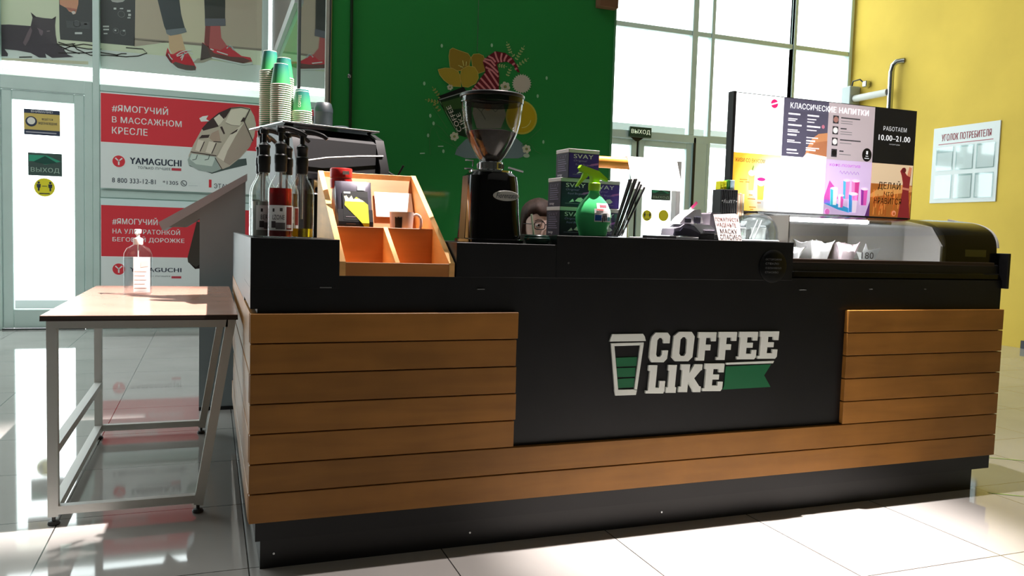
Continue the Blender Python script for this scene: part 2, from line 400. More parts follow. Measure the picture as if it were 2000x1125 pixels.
m.box(5.42, 5.50, FY-.05, FY+.04, 2.33, 5.2, ALU, .006); m.build('door_surround', d2)
MB().box(3.79, 5.42, FY-.004, FY+.004, 2.33, 3.54, GLASS).box(3.79, 5.42, FY-.004, FY+.004, 3.6, 5.2, GLASS).box(5.5, 5.695, FY-.004, FY+.004, 2.33, 5.2, GLASS).build('door_toplight', d2)
door_leaf('leaf', 3.80, 4.715, 2.23, .075, d2, 4.60); door_leaf('leaf', 4.745, 5.49, 2.23, .075, d2, None)
MB().box(4.715, 4.745, FY-.01, FY+.02, .01, 2.23, BLACKP).build('door_seal', d2)
# the outer vestibule seen through the glass: canopy beam, far door frames
CANOPY = mat('canopy_metal', (205, 212, 212), rough=.6)
struct(MB().box(-6, 9, 7.4, 7.5, 2.36, 2.60, CANOPY).build('trim_1'))
for i, x in enumerate((4.0, 6.3)):
    struct(MB().box(x-.04, x+.04, 8.7, 8.78, -.04, 2.6, mat('vestibule_post', (225, 228, 228), rough=.6)).build('trim_%d' % (i+2)))
struct(MB().box(-6, 9, 8.7, 8.8, -.04, .06, mat('vestibule_sill', (150, 155, 155), rough=.6)).build('trim_4'))

# the tall glazed shaft behind the stand: dark green front, mirrored flank
GX0, GX1, GY = .46, 2.19, 2.0
GREEN = mat('green_glass', (30, 96, 46), rough=.05, k=.30, spec=.42)
GEDGE = mat('green_glass_edge', (120, 190, 140), rough=.2)
DKSEAM = mat('dark_seam', (18, 50, 28), rough=.4)
sh = setting('wall_center', ((GX0+GX1)/2, GY, 0))
m = MB(); m.box(GX0+.03, 1.309, GY, GY+.012, 0, 5.19, GREEN); m.box(1.313, GX1-.012, GY, GY+.012, 0, 5.19, GREEN); m.build('green_panel', sh)
MB().box(1.309, 1.313, GY+.001, GY+.012, 2.07, 5.19, mat('pale_joint', (120, 150, 125), rough=.5)).box(1.309, 1.313, GY+.001, GY+.012, 0, 2.07, GREEN).build('panel_joint', sh)
MB().box(GX1-.012, GX1, GY-.004, GY+.03, 0, 5.19, GEDGE).build('panel_edge', sh)
MB().tube([(.585, GY-.012, 5.1), (.60, GY-.012, .2)], .008, DKSEAM).build('cable', sh)
MB().lathe([(.012, 0), (.012, .016), (.006, .02)], CHROME, (.588, GY-.0, 1.86), 14, rot=Matrix.Rotation(PI/2, 3, 'X')).build('glass_fixing', sh)
m = MB(); m.box(GX0, GX0+.018, GY-.01, GY+.012, 0, 5.19, mat('pale_corner_trim', (176, 184, 178), rough=.25, k=.7)); m.cyl((GX0+.026, GY-.004, 0), (GX0+.026, GY-.004, 5.19), .007, STEEL); m.build('corner_trim', sh)
MIRROR = mat('mirror_glass', (200, 205, 200), rough=.02, metal=1, k=1.25)
MB().box(GX0, GX0+.012, GY+.02, 3.38, 0, 5.19, MIRROR).build('mirror_pane', sh)
m = MB(); m.box(GX0-.01, GX0+.01, 3.38, 3.44, 0, 5.19, mat('flank_post', (120, 126, 124), rough=.35)); m.box(GX0-.03, GX0+.012, 3.44, 6.0, 2.60, 2.68, mat('pale_beam', (190, 196, 194), rough=.4)); m.build('flank_rail', sh)
m = MB(); m.box(GX0, GX0+.012, 3.44, 6.15, 2.05, 2.60, GREEN); m.build('flank_pane', sh)
MB().box(GX0, GX0+.012, 3.44, 6.15, 2.68, 5.19, mat('grey_flank', (96, 92, 86), rough=.4)).box(GX0, GX0+.012, 3.44, 6.15, 0, 2.05, mat('pale_flank', (170, 176, 172), rough=.2)).build('flank_panel', sh)
MB().box(GX0+.05, GX1-.03, GY+.05, 5.9, 0, 5.19, mat('shaft_core', (40, 44, 42), rough=.9)).build('shaft_core', sh)
bb = MB().box(2.045, 2.172, GY-.06, GY-.002, 2.405, 2.52, mat('brown_cardboard', (150, 110, 80), rough=.8), .004).build('bracket_box', loc=(2.1, GY-.03, 2.405))
tag(bb, 'small brown box fixed high on the right edge of the green glass wall', 'box')

# ---------------------------------------------------------------- printed sheets on the facade
def sheet(name, label, cat, y, x0, x1, z0, z1, base, th=.004):
    t = thing(name, label, cat, ((x0+x1)/2, y, z0))
    MB().box(x0, x1, y, y+th, z0, z1, base).build('sheet', t)
    return t, XZ(y)
def zp(s, ox, oy, pts): return [(ox+a*s, oy+b*s) for a, b in pts]

# big fashion banner above the left door, hung behind the mullion
BY = FY+.05
x0, z0 = at(-60, 104, BY)[0]-.25, 2.505; x1 = .375
t, F = sheet('advertising_banner', 'large beige advertising banner with a cat and red shoes above the left door', 'banner', BY, x0, x1, z0, 5.0, P((196, 188, 160)))
m = MB(); q = lambda p: zp(.15, 0, 0, p); z = lambda p: zp(.1422, 290, 0, p)
m.rect(F, x0, z0, x1, at(0, 112, BY)[1]+.16, P((212, 202, 178)))
m.ppx(BY, F, [(262, -40), (262, 74), (520, 96), (520, -40)], P((162, 146, 130)), 1)
m.ppx(BY, F, [(330, -40), (330, 78), (400, 84), (400, -40)], P((182, 168, 146)), 2)
m.ppx(BY, F, [(262, 74), (520, 96), (520, 100), (262, 78)], P((120, 108, 98)), 2)
m.ppx(BY, F, [(262, 78), (330, 82), (300, 86), (262, 91)], P((150, 136, 124)), 2)
m.ppx(BY, F, q([(765, -300), (1765, -300), (1755, 600), (1200, 550), (785, 515), (775, 400)]), P((62, 61, 63)), 2)
m.ppx(BY, F, q([(1440, 0), (1630, 0), (1600, 25), (1530, 35), (1465, 25)]), P((150, 145, 145)), 3)
for a, b, c, d in ((1340, 335, 1420, 355), (1345, 375, 1420, 395), (1350, 430, 1400, 445), (1480, 100, 1515, 125), (1560, 105, 1605, 120), (1655, 130, 1700, 155), (1670, 180, 1705, 210), (1660, 225, 1700, 240), (1490, 385, 1515, 405), (1600, 390, 1630, 410), (975, 420, 1070, 445), (1095, 305, 1135, 325)):
    m.ppx(BY, F, q([(a, b), (c, b), (c, d), (a, d)]), P((170, 168, 168)), 3)
for cx, cy, rr in ((1580, 185, 6), (1600, 430, 5), (1510, 400, 5), (1000, 310, 6)): 
    c = at(*q([(cx, cy)])[0], BY); m.ring(F, c[0], c[1], rr*.0048, .004, P((105, 103, 105)), 3)
m.ppx(BY, F, q([(860, 270), (1170, 290), (1170, 380), (870, 360)]), P((72, 71, 74)), 3)
m.ppx(BY, F, q([(760, -200), (1030, -200), (1020, 60), (1000, 130), (985, 180), (955, 190), (930, 160), (900, 150), (865, 105), (780, 60)]), P((176, 122, 100)), 4)
m.ppx(BY, F, q([(930, 155), (950, 190), (985, 175), (975, 135)]), P((205, 165, 160)), 5)
m.ppx(BY, F, q([(860, 95), (1000, 120), (985, 150), (895, 135)]), P((150, 92, 82)), 5)
CAT = P((66, 58, 64)); 
m.ppx(BY, F, q([(-500, 330), (120, 320), (400, 340), (425, 230), (400, 160), (470, 218), (560, 235), (680, 245), (730, 212), (718, 330), (725, 450), (745, 560), (830, 640), (880, 710), (960, 742), (800, 750), (680, 755), (590, 700), (605, 752), (510, 750), (400, 690), (220, 655), (60, 640), (105, 700), (100, 735), (-500, 725)]), CAT, 4)
m.ppx(BY, F, q([(400, 350), (420, 400), (380, 520), (330, 600), (300, 560), (360, 420)]), P((96, 80, 86)), 5)
m.ppx(BY, F, q([(480, 360), (560, 400), (560, 440), (540, 470), (515, 440), (505, 395)]), P((100, 84, 92)), 5)
m.ppx(BY, F, q([(400, 160), (470, 225), (430, 235)]), P((40, 34, 36)), 5); m.ppx(BY, F, q([(730, 212), (720, 260), (675, 250)]), P((40, 34, 36)), 5)
m.spx(BY, F, q([(610, 408), (650, 404)]), .008, P((120, 104, 108)), 5)
CB = P((44, 38, 36))
for st in ([(740, 575), (850, 590), (980, 610), (1150, 640), (1320, 640)], [(940, 565), (1000, 640), (1110, 690), (1180, 720), (1400, 720), (1640, 740), (1800, 730), (1915, 690), (1860, 640), (1640, 620)], [(760, 690), (900, 690), (1100, 690), (1250, 675), (1420, 700), (1540, 720)], [(830, 640), (930, 600), (1090, 575), (1260, 600)], [(1510, 720), (1580, 700), (1650, 700)], [(760, 550), (860, 580), (980, 570)], [(780, 600), (900, 660), (1040, 700)], [(250, 745), (420, 742)]):
    m.spx(BY, F, q(st), .009, CB, 5)
m.ppx(BY, F, q([(-400, 745), (500, 770), (1150, 800), (1150, 840), (-400, 765)]), P((168, 160, 140)), 2)
JE = P((56, 60, 64)); SK = P((200, 148, 118)); RED = P((172, 44, 54)); DKS = P((84, 72, 70)); LACE = P((220, 205, 180))
m.ppx(BY, F, z([(60, -400), (400, -400), (425, 0), (450, 200), (500, 385), (380, 430), (240, 415), (215, 360), (170, 180), (125, 0)]), JE, 4)
m.ppx(BY, F, z([(275, 480), (450, 470), (490, 620), (515, 700), (420, 730), (330, 750), (285, 660)]), SK, 4)
m.ppx(BY, F, z([(235, 412), (505, 382), (527, 440), (400, 475), (300, 492), (250, 465)]), P((100, 104, 110)), 5)
m.ppx(BY, F, z([(262, 655), (300, 740), (340, 745), (420, 700), (520, 690), (600, 820), (655, 930), (640, 972), (520, 962), (400, 932), (300, 845), (235, 760)]), RED, 5)
m.ppx(BY, F, z([(330, 872), (370, 850), (500, 890), (640, 905), (650, 968), (520, 964), (400, 932)]), DKS, 6)
m.ppx(BY, F, z([(235, 760), (262, 720), (330, 850), (310, 870)]), P((110, 40, 46)), 6)
m.spx(BY, F, z([(235, 775), (320, 895), (420, 960), (560, 985), (658, 975)]), .016, P((225, 215, 195)), 6)
for st in ([(385, 760), (440, 720), (500, 700), (590, 690)], [(390, 775), (470, 745), (550, 720), (610, 745)], [(440, 800), (500, 720)], [(455, 830), (490, 740)], [(275, 740), (300, 790), (330, 820)]): m.spx(BY, F, z(st), .009, LACE, 7)
m.ppx(BY, F, z([(752, -400), (1055, -400), (1052, 260), (775, 260)]), P((48, 49, 47)), 4)
m.ppx(BY, F, z([(783, 355), (985, 355), (1000, 520), (1085, 640), (1000, 690), (850, 665), (765, 590)]), P((158, 76, 76)), 4)
m.ppx(BY, F, z([(783, 355), (850, 360), (830, 660), (765, 590)]), P((112, 52, 52)), 5)
m.ppx(BY, F, z([(772, 255), (1057, 255), (1060, 355), (778, 360)]), P((84, 84, 92)), 5)
m.ppx(BY, F, z([(740, 580), (850, 660), (990, 690), (1090, 625), (1190, 705), (1280, 770), (1400, 790), (1425, 845), (1300, 868), (1100, 834), (900, 785), (720, 800)]), RED, 5)
m.ppx(BY, F, z([(740, 585), (850, 672), (900, 730), (1130, 780), (1300, 790), (1415, 840), (1300, 870), (1100, 836), (900, 787), (718, 805)]), P((88, 58, 54)), 6)
m.ppx(BY, F, z([(735, 590), (800, 640), (860, 790), (712, 830)]), P((70, 58, 56)), 7)
m.spx(BY, F, z([(870, 792), (1100, 843), (1300, 885), (1430, 872)]), .015, P((222, 212, 195)), 7)
for st in ([(1075, 665), (1120, 625), (1170, 690)], [(1090, 640), (1140, 640), (1185, 695)], [(940, 708), (1090, 755)], [(850, 672), (895, 690)]): m.spx(BY, F, z(st), .011, LACE, 8)
m.ppx(BY, F, z([(680, 800), (900, 800), (760, 860), (600, 870)]), P((150, 140, 128)), 3)
m.build('print', t)

# two massage-chair advertisements under it
AY = FY-.062
PALE = P((176, 200, 196)); ARED = P((168, 44, 52)); INK = P((38, 44, 56)); CREAM = P((228, 214, 208))
def ad(label, top, redbot, bot):
    x0, x1 = -1.098, .365
    t, F = sheet('advertising_poster', label, 'poster', AY, x0, x1, bot, top, PALE)
    m = MB(); m.rect(F, x0+.004, redbot, x1-.004, top-.012, ARED)
    m.rect(F, x0, redbot-.012, x1, redbot, P((214, 200, 198)), 1)
    return t, F, m
def yamaguchi(m, F, ly):
    """round Y badge, word and tagline; ly = photo shift in y from the upper advertisement"""
    c = at(232, 315+ly, AY); m.disc(F, *c, .062, CREAM, 2); m.disc(F, *c, .055, ARED, 3)
    m.stroke(F, [(c[0]-.03, c[1]+.03), (c[0], c[1]+.002), (c[0]+.03, c[1]+.03)], .013, CREAM, 4); m.stroke(F, [(c[0], c[1]+.006), (c[0], c[1]-.036)], .013, CREAM, 4)
    m.tpx(AY, F, 'YAMAGUCHI', (254, 320+ly), (354, 313+ly), INK, 2, .05)
    m.tpx(AY, F, 'ТОЛЬКО ЛУЧШЕЕ', (269, 329.5+ly), (333, 328+ly), INK, 2, .004)
    a, b = at(335, 333+ly, AY), at(354, 329+ly, AY); m.rect(F, *a, *b, P((150, 50, 62)), 2)
t, F, m = ad('red and pale green massage chair poster between the left door and the coffee stand', 2.272, 1.80, 1.362)
for s, a, b in (('#ЯМОГУЧИЙ', (219, 218), (328, 209)), ('В МАССАЖНОМ', (219, 239), (354.5, 236.6)), ('КРЕСЛЕ', (219, 261), (288, 252))): m.tpx(AY, F, s, a, b, CREAM, 2, .02)
yamaguchi(m, F, 0)
m.tpx(AY, F, '8 800 333-12-81', (219, 356), (304, 351), INK, 2, .012); m.tpx(AY, F, '*1305', (318, 360), (348, 354), INK, 2, .01)
c = at(359, 358, AY); m.ring(F, *c, .026, .006, INK, 2); m.stroke(F, [(c[0]-.012, c[1]+.012), (c[0]-.006, c[1]-.008), (c[0]+.012, c[1]-.012)], .007, INK, 2)
for yy in (357, 362): a, b = at(368, yy, AY), at(392 if yy < 360 else 386, yy+1.2, AY); m.rect(F, a[0], b[1], b[0], a[1], P((110, 122, 126)), 2)
m.tpx(AY, F, '1', (408, 366), (413, 351), ARED, 2, .01); m.tpx(AY, F, 'ЭТАЖ', (418, 367.5), (450, 360), INK, 2, .005)
k = lambda p: zp(.1422, 360, 190, p)
SH = P((150, 140, 128)); SH2 = P((176, 166, 154)); SH3 = P((116, 104, 98)); DK = P((52, 40, 40)); GR = P((126, 136, 132))
m.ppx(AY, F, k([(60, 940), (380, 1050), (560, 1000), (860, 930), (850, 840), (300, 900)]), P((60, 70, 68)), 2)
m.ppx(AY, F, k([(60, 800), (130, 640), (240, 440), (330, 330), (470, 215), (640, 140), (780, 128), (900, 150), (960, 260), (985, 370), (960, 540), (900, 680), (770, 830), (620, 950), (520, 990), (400, 960), (200, 900), (60, 860)]), SH, 3)
m.ppx(AY, F, k([(45, 860), (90, 770), (430, 815), (500, 990), (380, 1035), (200, 1005), (60, 925)]), GR, 4)
m.ppx(AY, F, k([(75, 850), (100, 775), (430, 825), (380, 950), (160, 920)]), P((160, 168, 162)), 5)
for a in (150, 320): m.spx(AY, F, k([(a+30, 790), (a+10, 850), (a-40, 862)]), .007, P((70, 76, 74)), 6)
m.ppx(AY, F, k([(240, 430), (330, 330), (470, 215), (640, 140), (560, 270), (480, 400), (260, 460)]), DK, 4)
m.ppx(AY, F, k([(405, 290), (480, 232), (550, 310), (470, 395)]), SH2, 5)
m.ppx(AY, F, k([(470, 400), (560, 290), (640, 160), (780, 140), (890, 170), (830, 330), (700, 520), (520, 650), (450, 800), (150, 740), (200, 580)]), SH, 5)
m.ppx(AY, F, k([(565, 340), (640, 175), (780, 150), (880, 180), (800, 310), (760, 395), (620, 375)]), SH2, 6)
m.spx(AY, F, k([(640, 150), (780, 138), (900, 165), (830, 310)]), .009, DK, 7); m.spx(AY, F, k([(560, 280), (640, 150)]), .009, DK, 7)
m.spx(AY, F, k([(570, 350), (650, 385), (765, 395)]), .005, SH3, 7); m.ppx(AY, F, k([(620, 510), (740, 430), (720, 470), (660, 505)]), DK, 7)
m.ppx(AY, F, k([(340, 560), (380, 490), (470, 450), (500, 600), (400, 610)]), P((140, 120, 108)), 6)
m.ppx(AY, F, k([(200, 565), (240, 520), (350, 515), (330, 555)]), DK, 7); m.ppx(AY, F, k([(490, 410), (520, 400), (560, 500), (540, 510)]), DK, 7)
for a in ([(150, 730), (190, 580), (270, 600), (215, 745)], [(290, 755), (340, 605), (430, 620), (375, 775)]): m.ppx(AY, F, k(a), SH2, 6)
for a in ([(215, 745), (275, 610)], [(375, 775), (440, 630)], [(90, 750), (440, 805)], [(400, 610), (510, 615)]): m.spx(AY, F, k(a), .008, DK, 7)
m.ppx(AY, F, k([(540, 880), (590, 740), (700, 540), (820, 360), (940, 600), (880, 690), (760, 820), (620, 930)]), P((134, 120, 110)), 6)
m.ppx(AY, F, k([(450, 820), (540, 650), (640, 500), (820, 350), (700, 540), (590, 740), (540, 880)]), SH2, 6)
m.spx(AY, F, k([(820, 330), (940, 600)]), .009, DK, 8); m.spx(AY, F, k([(420, 830), (520, 990)]), .007, DK, 7)
m.ppx(AY, F, k([(770, 340), (810, 275), (845, 290), (830, 330)]), DK, 8)
m.ppx(AY, F, k([(205, 290), (250, 262), (330, 250), (300, 300), (350, 330), (230, 335)]), P((205, 190, 180)), 4)
m.build('print', t)
t, F, m = ad('red and pale green treadmill poster low on the glazing behind the grey terminal', 1.262, .706, .08)
m.rect(F, -1.098, 1.198, .365, 1.262, P((166, 190, 184)), 2)
for s, a, b in (('#ЯМОГУЧИЙ', (219.6, 438.4), (307.6, 425.7)), ('НА УЛЬТРАТОНКОЙ', (220, 455.8), (351.5, 447.6)), ('БЕГОВОЙ ДОРОЖКЕ', (220, 473), (360, 464))): m.tpx(AY, F, s, a, b, CREAM, 2, .02)
yamaguchi(m, F, 210.6)
m.build('print', t)

# notices stuck on the door glass
DY = FY-.012
def notice(name, label, pxbox, base):
    (xa, ya), (xb, yb) = pxbox; a, b = at(xa, yb, DY), at(xb, ya, DY)
    t = thing(name, label, 'sticker', ((a[0]+b[0])/2, DY, a[1]))
    return t, XZ(DY), a, b
t, F, a, b = notice('door_notice', 'dark blue and ochre notice stuck high on the left glass door', ((47, 217), (117, 262)), None)
m = MB(); w, h = b[0]-a[0], b[1]-a[1]; NB = P((44, 50, 66), .55); OC = P((168, 148, 84), .55)
m.box(a[0], b[0], DY, DY+.004, a[1], b[1], OC); m.rect(F, a[0], b[1]-h*.16, b[0], b[1], NB); m.rect(F, a[0], a[1], b[0], a[1]+h*.2, NB)
m.text(F, 'ВНИМАНИЕ!', a[0]+w*.2, b[1]-h*.12, a[0]+w*.8, b[1]-h*.04, P((225, 225, 220), .6), 2, .01)
m.disc(F, a[0]+w*.2, a[1]+h*.52, h*.2, NB, 2); m.disc(F, a[0]+w*.2, a[1]+h*.54, h*.14, P((190, 188, 180), .6), 3)
for i, s in enumerate(('ВЕДЁТСЯ', 'ВИДЕОНАБЛЮДЕНИЕ')): m.text(F, s, a[0]+w*(.5-.1*i), a[1]+h*(.58-.17*i), a[0]+w*(.8+.12*i), a[1]+h*(.69-.17*i), NB, 2, .01)
m.rect(F, a[0]+w*.05, a[1]+h*.08, b[0]-w*.1, a[1]+h*.12, P((150, 150, 158), .6), 2); m.build('print', t)
def exit_sticker(label, box):
    t, F, a, b = notice('exit_sticker', label, box, None); w, h = b[0]-a[0], b[1]-a[1]; m = MB()
    m.box(a[0], b[0], DY, DY+.004, a[1], b[1], P((56, 72, 68), .6)); m.flat(F, [(a[0]+w*.03, a[1]+h*.9), (a[0]+w*.03, a[1]+h*.62), (a[0]+w*.25, a[1]+h*.62), (a[0]+w*.5, a[1]+h*.5), (a[0]+w*.97, a[1]+h*.66), (a[0]+w*.55, a[1]+h*.9)], P((52, 140, 112), .7))
    m.flat(F, [(a[0]+w*.15, a[1]+h*.6), (a[0]+w*.5, a[1]+h*.88), (a[0]+w*.85, a[1]+h*.6), (a[0]+w*.5, a[1]+h*.52)], P((30, 66, 58), .6), 2)
    m.text(F, 'ВЫХОД', a[0]+w*.08, a[1]+h*.12, a[0]+w*.92, a[1]+h*.36, P((150, 172, 160), .7), 2, .015); m.build('print', t)
exit_sticker('green exit sticker under the ochre notice on the left glass door', ((55, 301), (121, 342)))
exit_sticker('green exit sticker on the right-hand glass doors behind the payment terminal', ((1272, 370), (1310, 390)))
def round_sticker(label, px, r, figures):
    x, zz = at(*px, DY); t = thing('distance_sticker', label, 'sticker', (x, DY, zz-r)); F = XZ(DY); m = MB()
    m.lathe([(r, 0), (r, .004)], P((214, 204, 50), .75), (x, DY+.004, zz), 32, rot=Matrix.Rotation(PI/2, 3, 'X'))
    if figures:
        for sx in (-1, 1):
            m.disc(F, x+sx*r*.55, zz+r*.5, r*.12, INK, 2); m.flat(F, [(x+sx*r*.55+dx*r, zz+dz*r) for dx, dz in ((-.2, .34), (.2, .34), (.16, -.05), (.08, -.05), (.08, -.38), (-.08, -.38), (-.08, -.05), (-.16, -.05))], INK, 2)
        m.rect(F, x-r*.25, zz+r*.1, x+r*.25, zz+r*.16, INK, 2); m.rect(F, x-r*.5, zz-r*.72, x+r*.5, zz-r*.62, INK, 2)
    m.build('print', t)
round_sticker('round yellow distancing sticker with two figures on the left glass door', (87, 366), .087, True)
round_sticker('round pale yellow distancing sticker with two figures on the right-hand doors', (1264, 421), .065, True)
round_sticker('plain round yellow sticker on the right-hand glass door pane', (1296, 421), .07, False)
# exit sign over the right-hand doors
a, b = at(1230, 266, FY-.09), at(1273, 250, FY-.09)
t = thing('exit_sign', 'dark green exit sign fixed on the transom over the right-hand doors', 'sign', ((a[0]+b[0])/2, FY-.09, a[1]))
MB().box(a[0], b[0], FY-.09, FY-.056, a[1], b[1], mat('exit_sign_case', (30, 66, 46), rough=.4), .003).build('case', t)
F = XZ(FY-.09); m = MB(); m.text(F, 'ВЫХОД', a[0]+.02, a[1]+.03, b[0]-.02, b[1]-.03, L((225, 235, 215), .5), 1, .015); m.build('lettering', t)
m = MB(); mx = (a[0]+b[0])/2-.03; m.flat(XZ(FY-.058), [(mx-.09, a[1]-.004), (mx+.09, a[1]-.004), (mx+.02, a[1]-.05), (mx-.02, a[1]-.05)], BLACKP); m.build('pointer', t)

# yellow wall fixtures
FR = Frame((YW-.012, 0, 0), (0, -1, 0), (0, 0, 1))          # a = -y
t = thing('notice_board', 'white consumer notice board with six clear pockets on the yellow wall', 'notice board', (YW-.006, 4.39, 1.555))
MB().box(YW-.012, YW-.001, 3.955, 4.82, 1.555, 2.435, mat('notice_board_white', (226, 232, 232), rough=.5), .004).build('board', t)
m = MB(); m.text(FR, 'УГОЛОК ПОТРЕБИТЕЛЯ', -4.70, 2.275, -4.06, 2.355, P((120, 40, 52), .7), 1, .03); m.rect(FR, -4.74, 2.235, -4.03, 2.243, P((150, 70, 78), .7), 1); m.build('heading', t)
PK = pane('pocket_film', (.86, .92, .92), .12, .05)
for r in range(2):
    for c in range(3):
        ya = 4.755-c*.265; za = 1.94-r*.325
        q_ = MB(); q_.box(YW-.022, YW-.0125, ya-.225, ya, za-.01, za+.265, PK); q_.box(YW-.015, YW-.0125, ya-.215, ya-.01, za, za+(.2 if c == 0 else .245), P((205, 216, 218), .62)); q_.build('pocket', t)
t = thing('wall_pipe', 'bent grey metal pipe running along the yellow wall to a box', 'pipe', (YW, 5.5, 2.6))
m = MB(); m.tube([(YW-.09, 5.42, .9), (YW-.09, 5.44, 3.2), (YW-.085, 5.43, 3.28), (YW-.06, 5.40, 3.32), (YW-.02, 5.36, 3.33), (YW, 5.34, 3.33)], .035, STEEL, 12); m.build('riser', t)
MB().tube([(YW-.1, 6.02, 2.955), (YW-.1, 5.47, 2.955)], .045, mat('white_pipe', (205, 205, 200), rough=.4), 12).build('branch', t)
t = thing('junction_box', 'grey steel electrical box where the yellow wall meets the windows', 'box', (YW-.08, 6.13, 2.85))
MB().box(YW-.17, YW, 6.035, 6.195, 2.80, 3.12, mat('box_grey', (150, 160, 160), rough=.4, k=.7), .008).build('case', t)
MB().box(YW-.08, YW, 5.86, 5.93, 3.09, 3.17, STEEL, .01).tube([(YW-.09, 6.1, 3.12), (YW-.09, 6.08, 3.19), (YW-.07, 5.98, 3.2), (YW-.05, 5.93, 3.15)], .01, BLACKP).build('clamp', t)
# green tape on the floor at the right
for lab, pts in (('green floor tape strip nearest the right end of the counter', [(2.99, -.03), (3.02, -.06), (4.6, -1.2), (4.57, -1.16)]), ('green floor tape strip running behind the right end of the counter', [(3.42, .46), (3.45, .43), (4.3, -.18), (4.27, -.15)])):
    x, y = pts[0]; m = MB(); m.prism([(a, b) for a, b in ([pts[0], pts[1], pts[2], (pts[3][0], pts[3][1])])], 'z', .0005, .0015, P((122, 150, 58), .6)); tag(m.build('floor_tape', loc=(x, y, 0)), lab, 'floor tape')

# ================================================================== THE COFFEE STAND
X1 = 3.0557; ZT = .7818; ZB = .1497; BH = (ZT-ZB)/7; XM0, XM1 = .8401, 2.2175
ct = thing('coffee_counter', 'long black coffee bar counter clad in brown boards with a white cup logo', 'counter', (0, 0, 0))
m = MB()
m.box(.02, X1, .022, .47, .088, .893, BLACK)                         # front run
m.box(1.955, X1, .47, .62, .088, .893, BLACK)
m.box(.02, .64, .47, 1.93, .088, .893, BLACK)                         # left return
m.box(1.955, X1, .0221, .62, .893, .902, BLACK)
m.build('body', ct)
def steps(m, y0):                                                   # staggered board ends as in the photo
    for i in range(7):
        z0 = ZB+i*BH; g = .0034
        segs = [(0, X1)] if i < 2 else [(0, XM0), (XM1, X1)]
        for a, b in segs:
            o = .0022*(i % 3) if b == XM0 else 0
            m.box(a, b-o, y0, .022, z0+g/2, z0+BH-g/2, WOODF, .0016)
m = MB(); steps(m, 0); m.build('front_boards', ct)
WOODS = wood('oiled_alder_side', (122, 82, 34), .56, row=.0903, z0=.1497, axis='y')
m = MB()
for i in range(7):
    z0 = ZB+i*BH; m.box(-.002+.002*(i % 2), .02, .022, 1.9-.12*(i % 3), z0+.0011, z0+BH-.0011, WOODS, .0014)
m.build('side_boards', ct)
m = MB(); m.box(.035, 2.962, .0264, .45, 0, .0882, BLACKP); m.box(.035, .62, .45, 1.9, 0, .088, BLACKP); m.build('plinth', ct)
for x, y, z in ((.075, .0264, .045), (.70, .0264, .045), (1.43, .0264, .045), (1.02, .018, .945)): MB().lathe([(.0045, 0), (.0035, .003)], STEEL, (x, y, z), 10, rot=Matrix.Rotation(PI/2, 3, 'X')).build('screw', ct)
# raised uprights
m = MB(); m.box(0, .2575, .018, .46, .854, 1.003, BLACK, .001); m.box(0, .018, .46, 1.93, .70, 1.003, BLACK); m.box(.0, .02, .018, .46, .793, .854, BLACK); m.build('bottle_ledge', ct)
m = MB(); m.box(.6275, .976, .018, .47, .893, 1.0045, BLACK, .001); m.build('grinder_ledge', ct)
m = MB(); m.box(.976, 1.952, .018, .47, .893, 1.0365, BLACK, .001)
m.build('serving_ledge', ct)
MB().box(X1+.0015, X1+.018, .0, .30, .868, 1.018, BLACKP, .002).build('end_plate', ct)
for x0, x1, z in ((.20, .235, .856), (.70, .725, .853), (1.99, 2.02, .856), (2.33, 2.345, .86), (2.62, 2.626, .862)): MB().box(x0, x1, .016, .0222, z, z+.003, mat('scuff_grey', (120, 122, 122), rough=.6)).build('scuff', ct)
# logo: raised pale lettering, take-away cup and green ribbon
F = XZ(.0222); LG = mat('logo_white', (190, 195, 190), rough=.5, k=.62); LGR = mat('logo_green', (10, 84, 50), rough=.45, k=.62)
sx, sz = (1.899-1.185)/330., 1
def lp(pts): return [at(1150+a*.205, 620+b*.205, .0222) for a, b in pts]
m = MB()
def lpoly(pts, mt, lay=1, d=.006):
    n = len(m.v); q = lp(pts); m.prism(q, 'y', .0222-.0007*lay-d, .0221, mt)
lpoly([(190, 228), (205, 185), (215, 158), (508, 154), (525, 180), (535, 222)], LG)
lpoly([(205, 245), (515, 237), (513, 262), (206, 272)], LG); lpoly([(206, 272), (236, 272), (272, 690), (238, 690)], LG)
lpoly([(483, 262), (513, 262), (450, 690), (424, 688)], LG); lpoly([(236, 688), (452, 682), (440, 735), (245, 742)], LG)
m.build('logo_cup', ct); m = MB()
for a in ([(256, 383), (455, 376), (448, 462), (262, 468)], [(264, 482), (440, 476), (434, 562), (270, 568)], [(268, 585), (430, 576), (422, 664), (278, 672)]): lpoly(a, LGR, 1, .003)
m.build('logo_cup_bands', ct); m = MB()
def ltext(s, bl, tr, sh):
    (a0, b0), (a1, b1) = lp([bl, tr]); m.text(F, s, a0, b0, a1, b1, LG, 0, .045, sh, depth=.007)
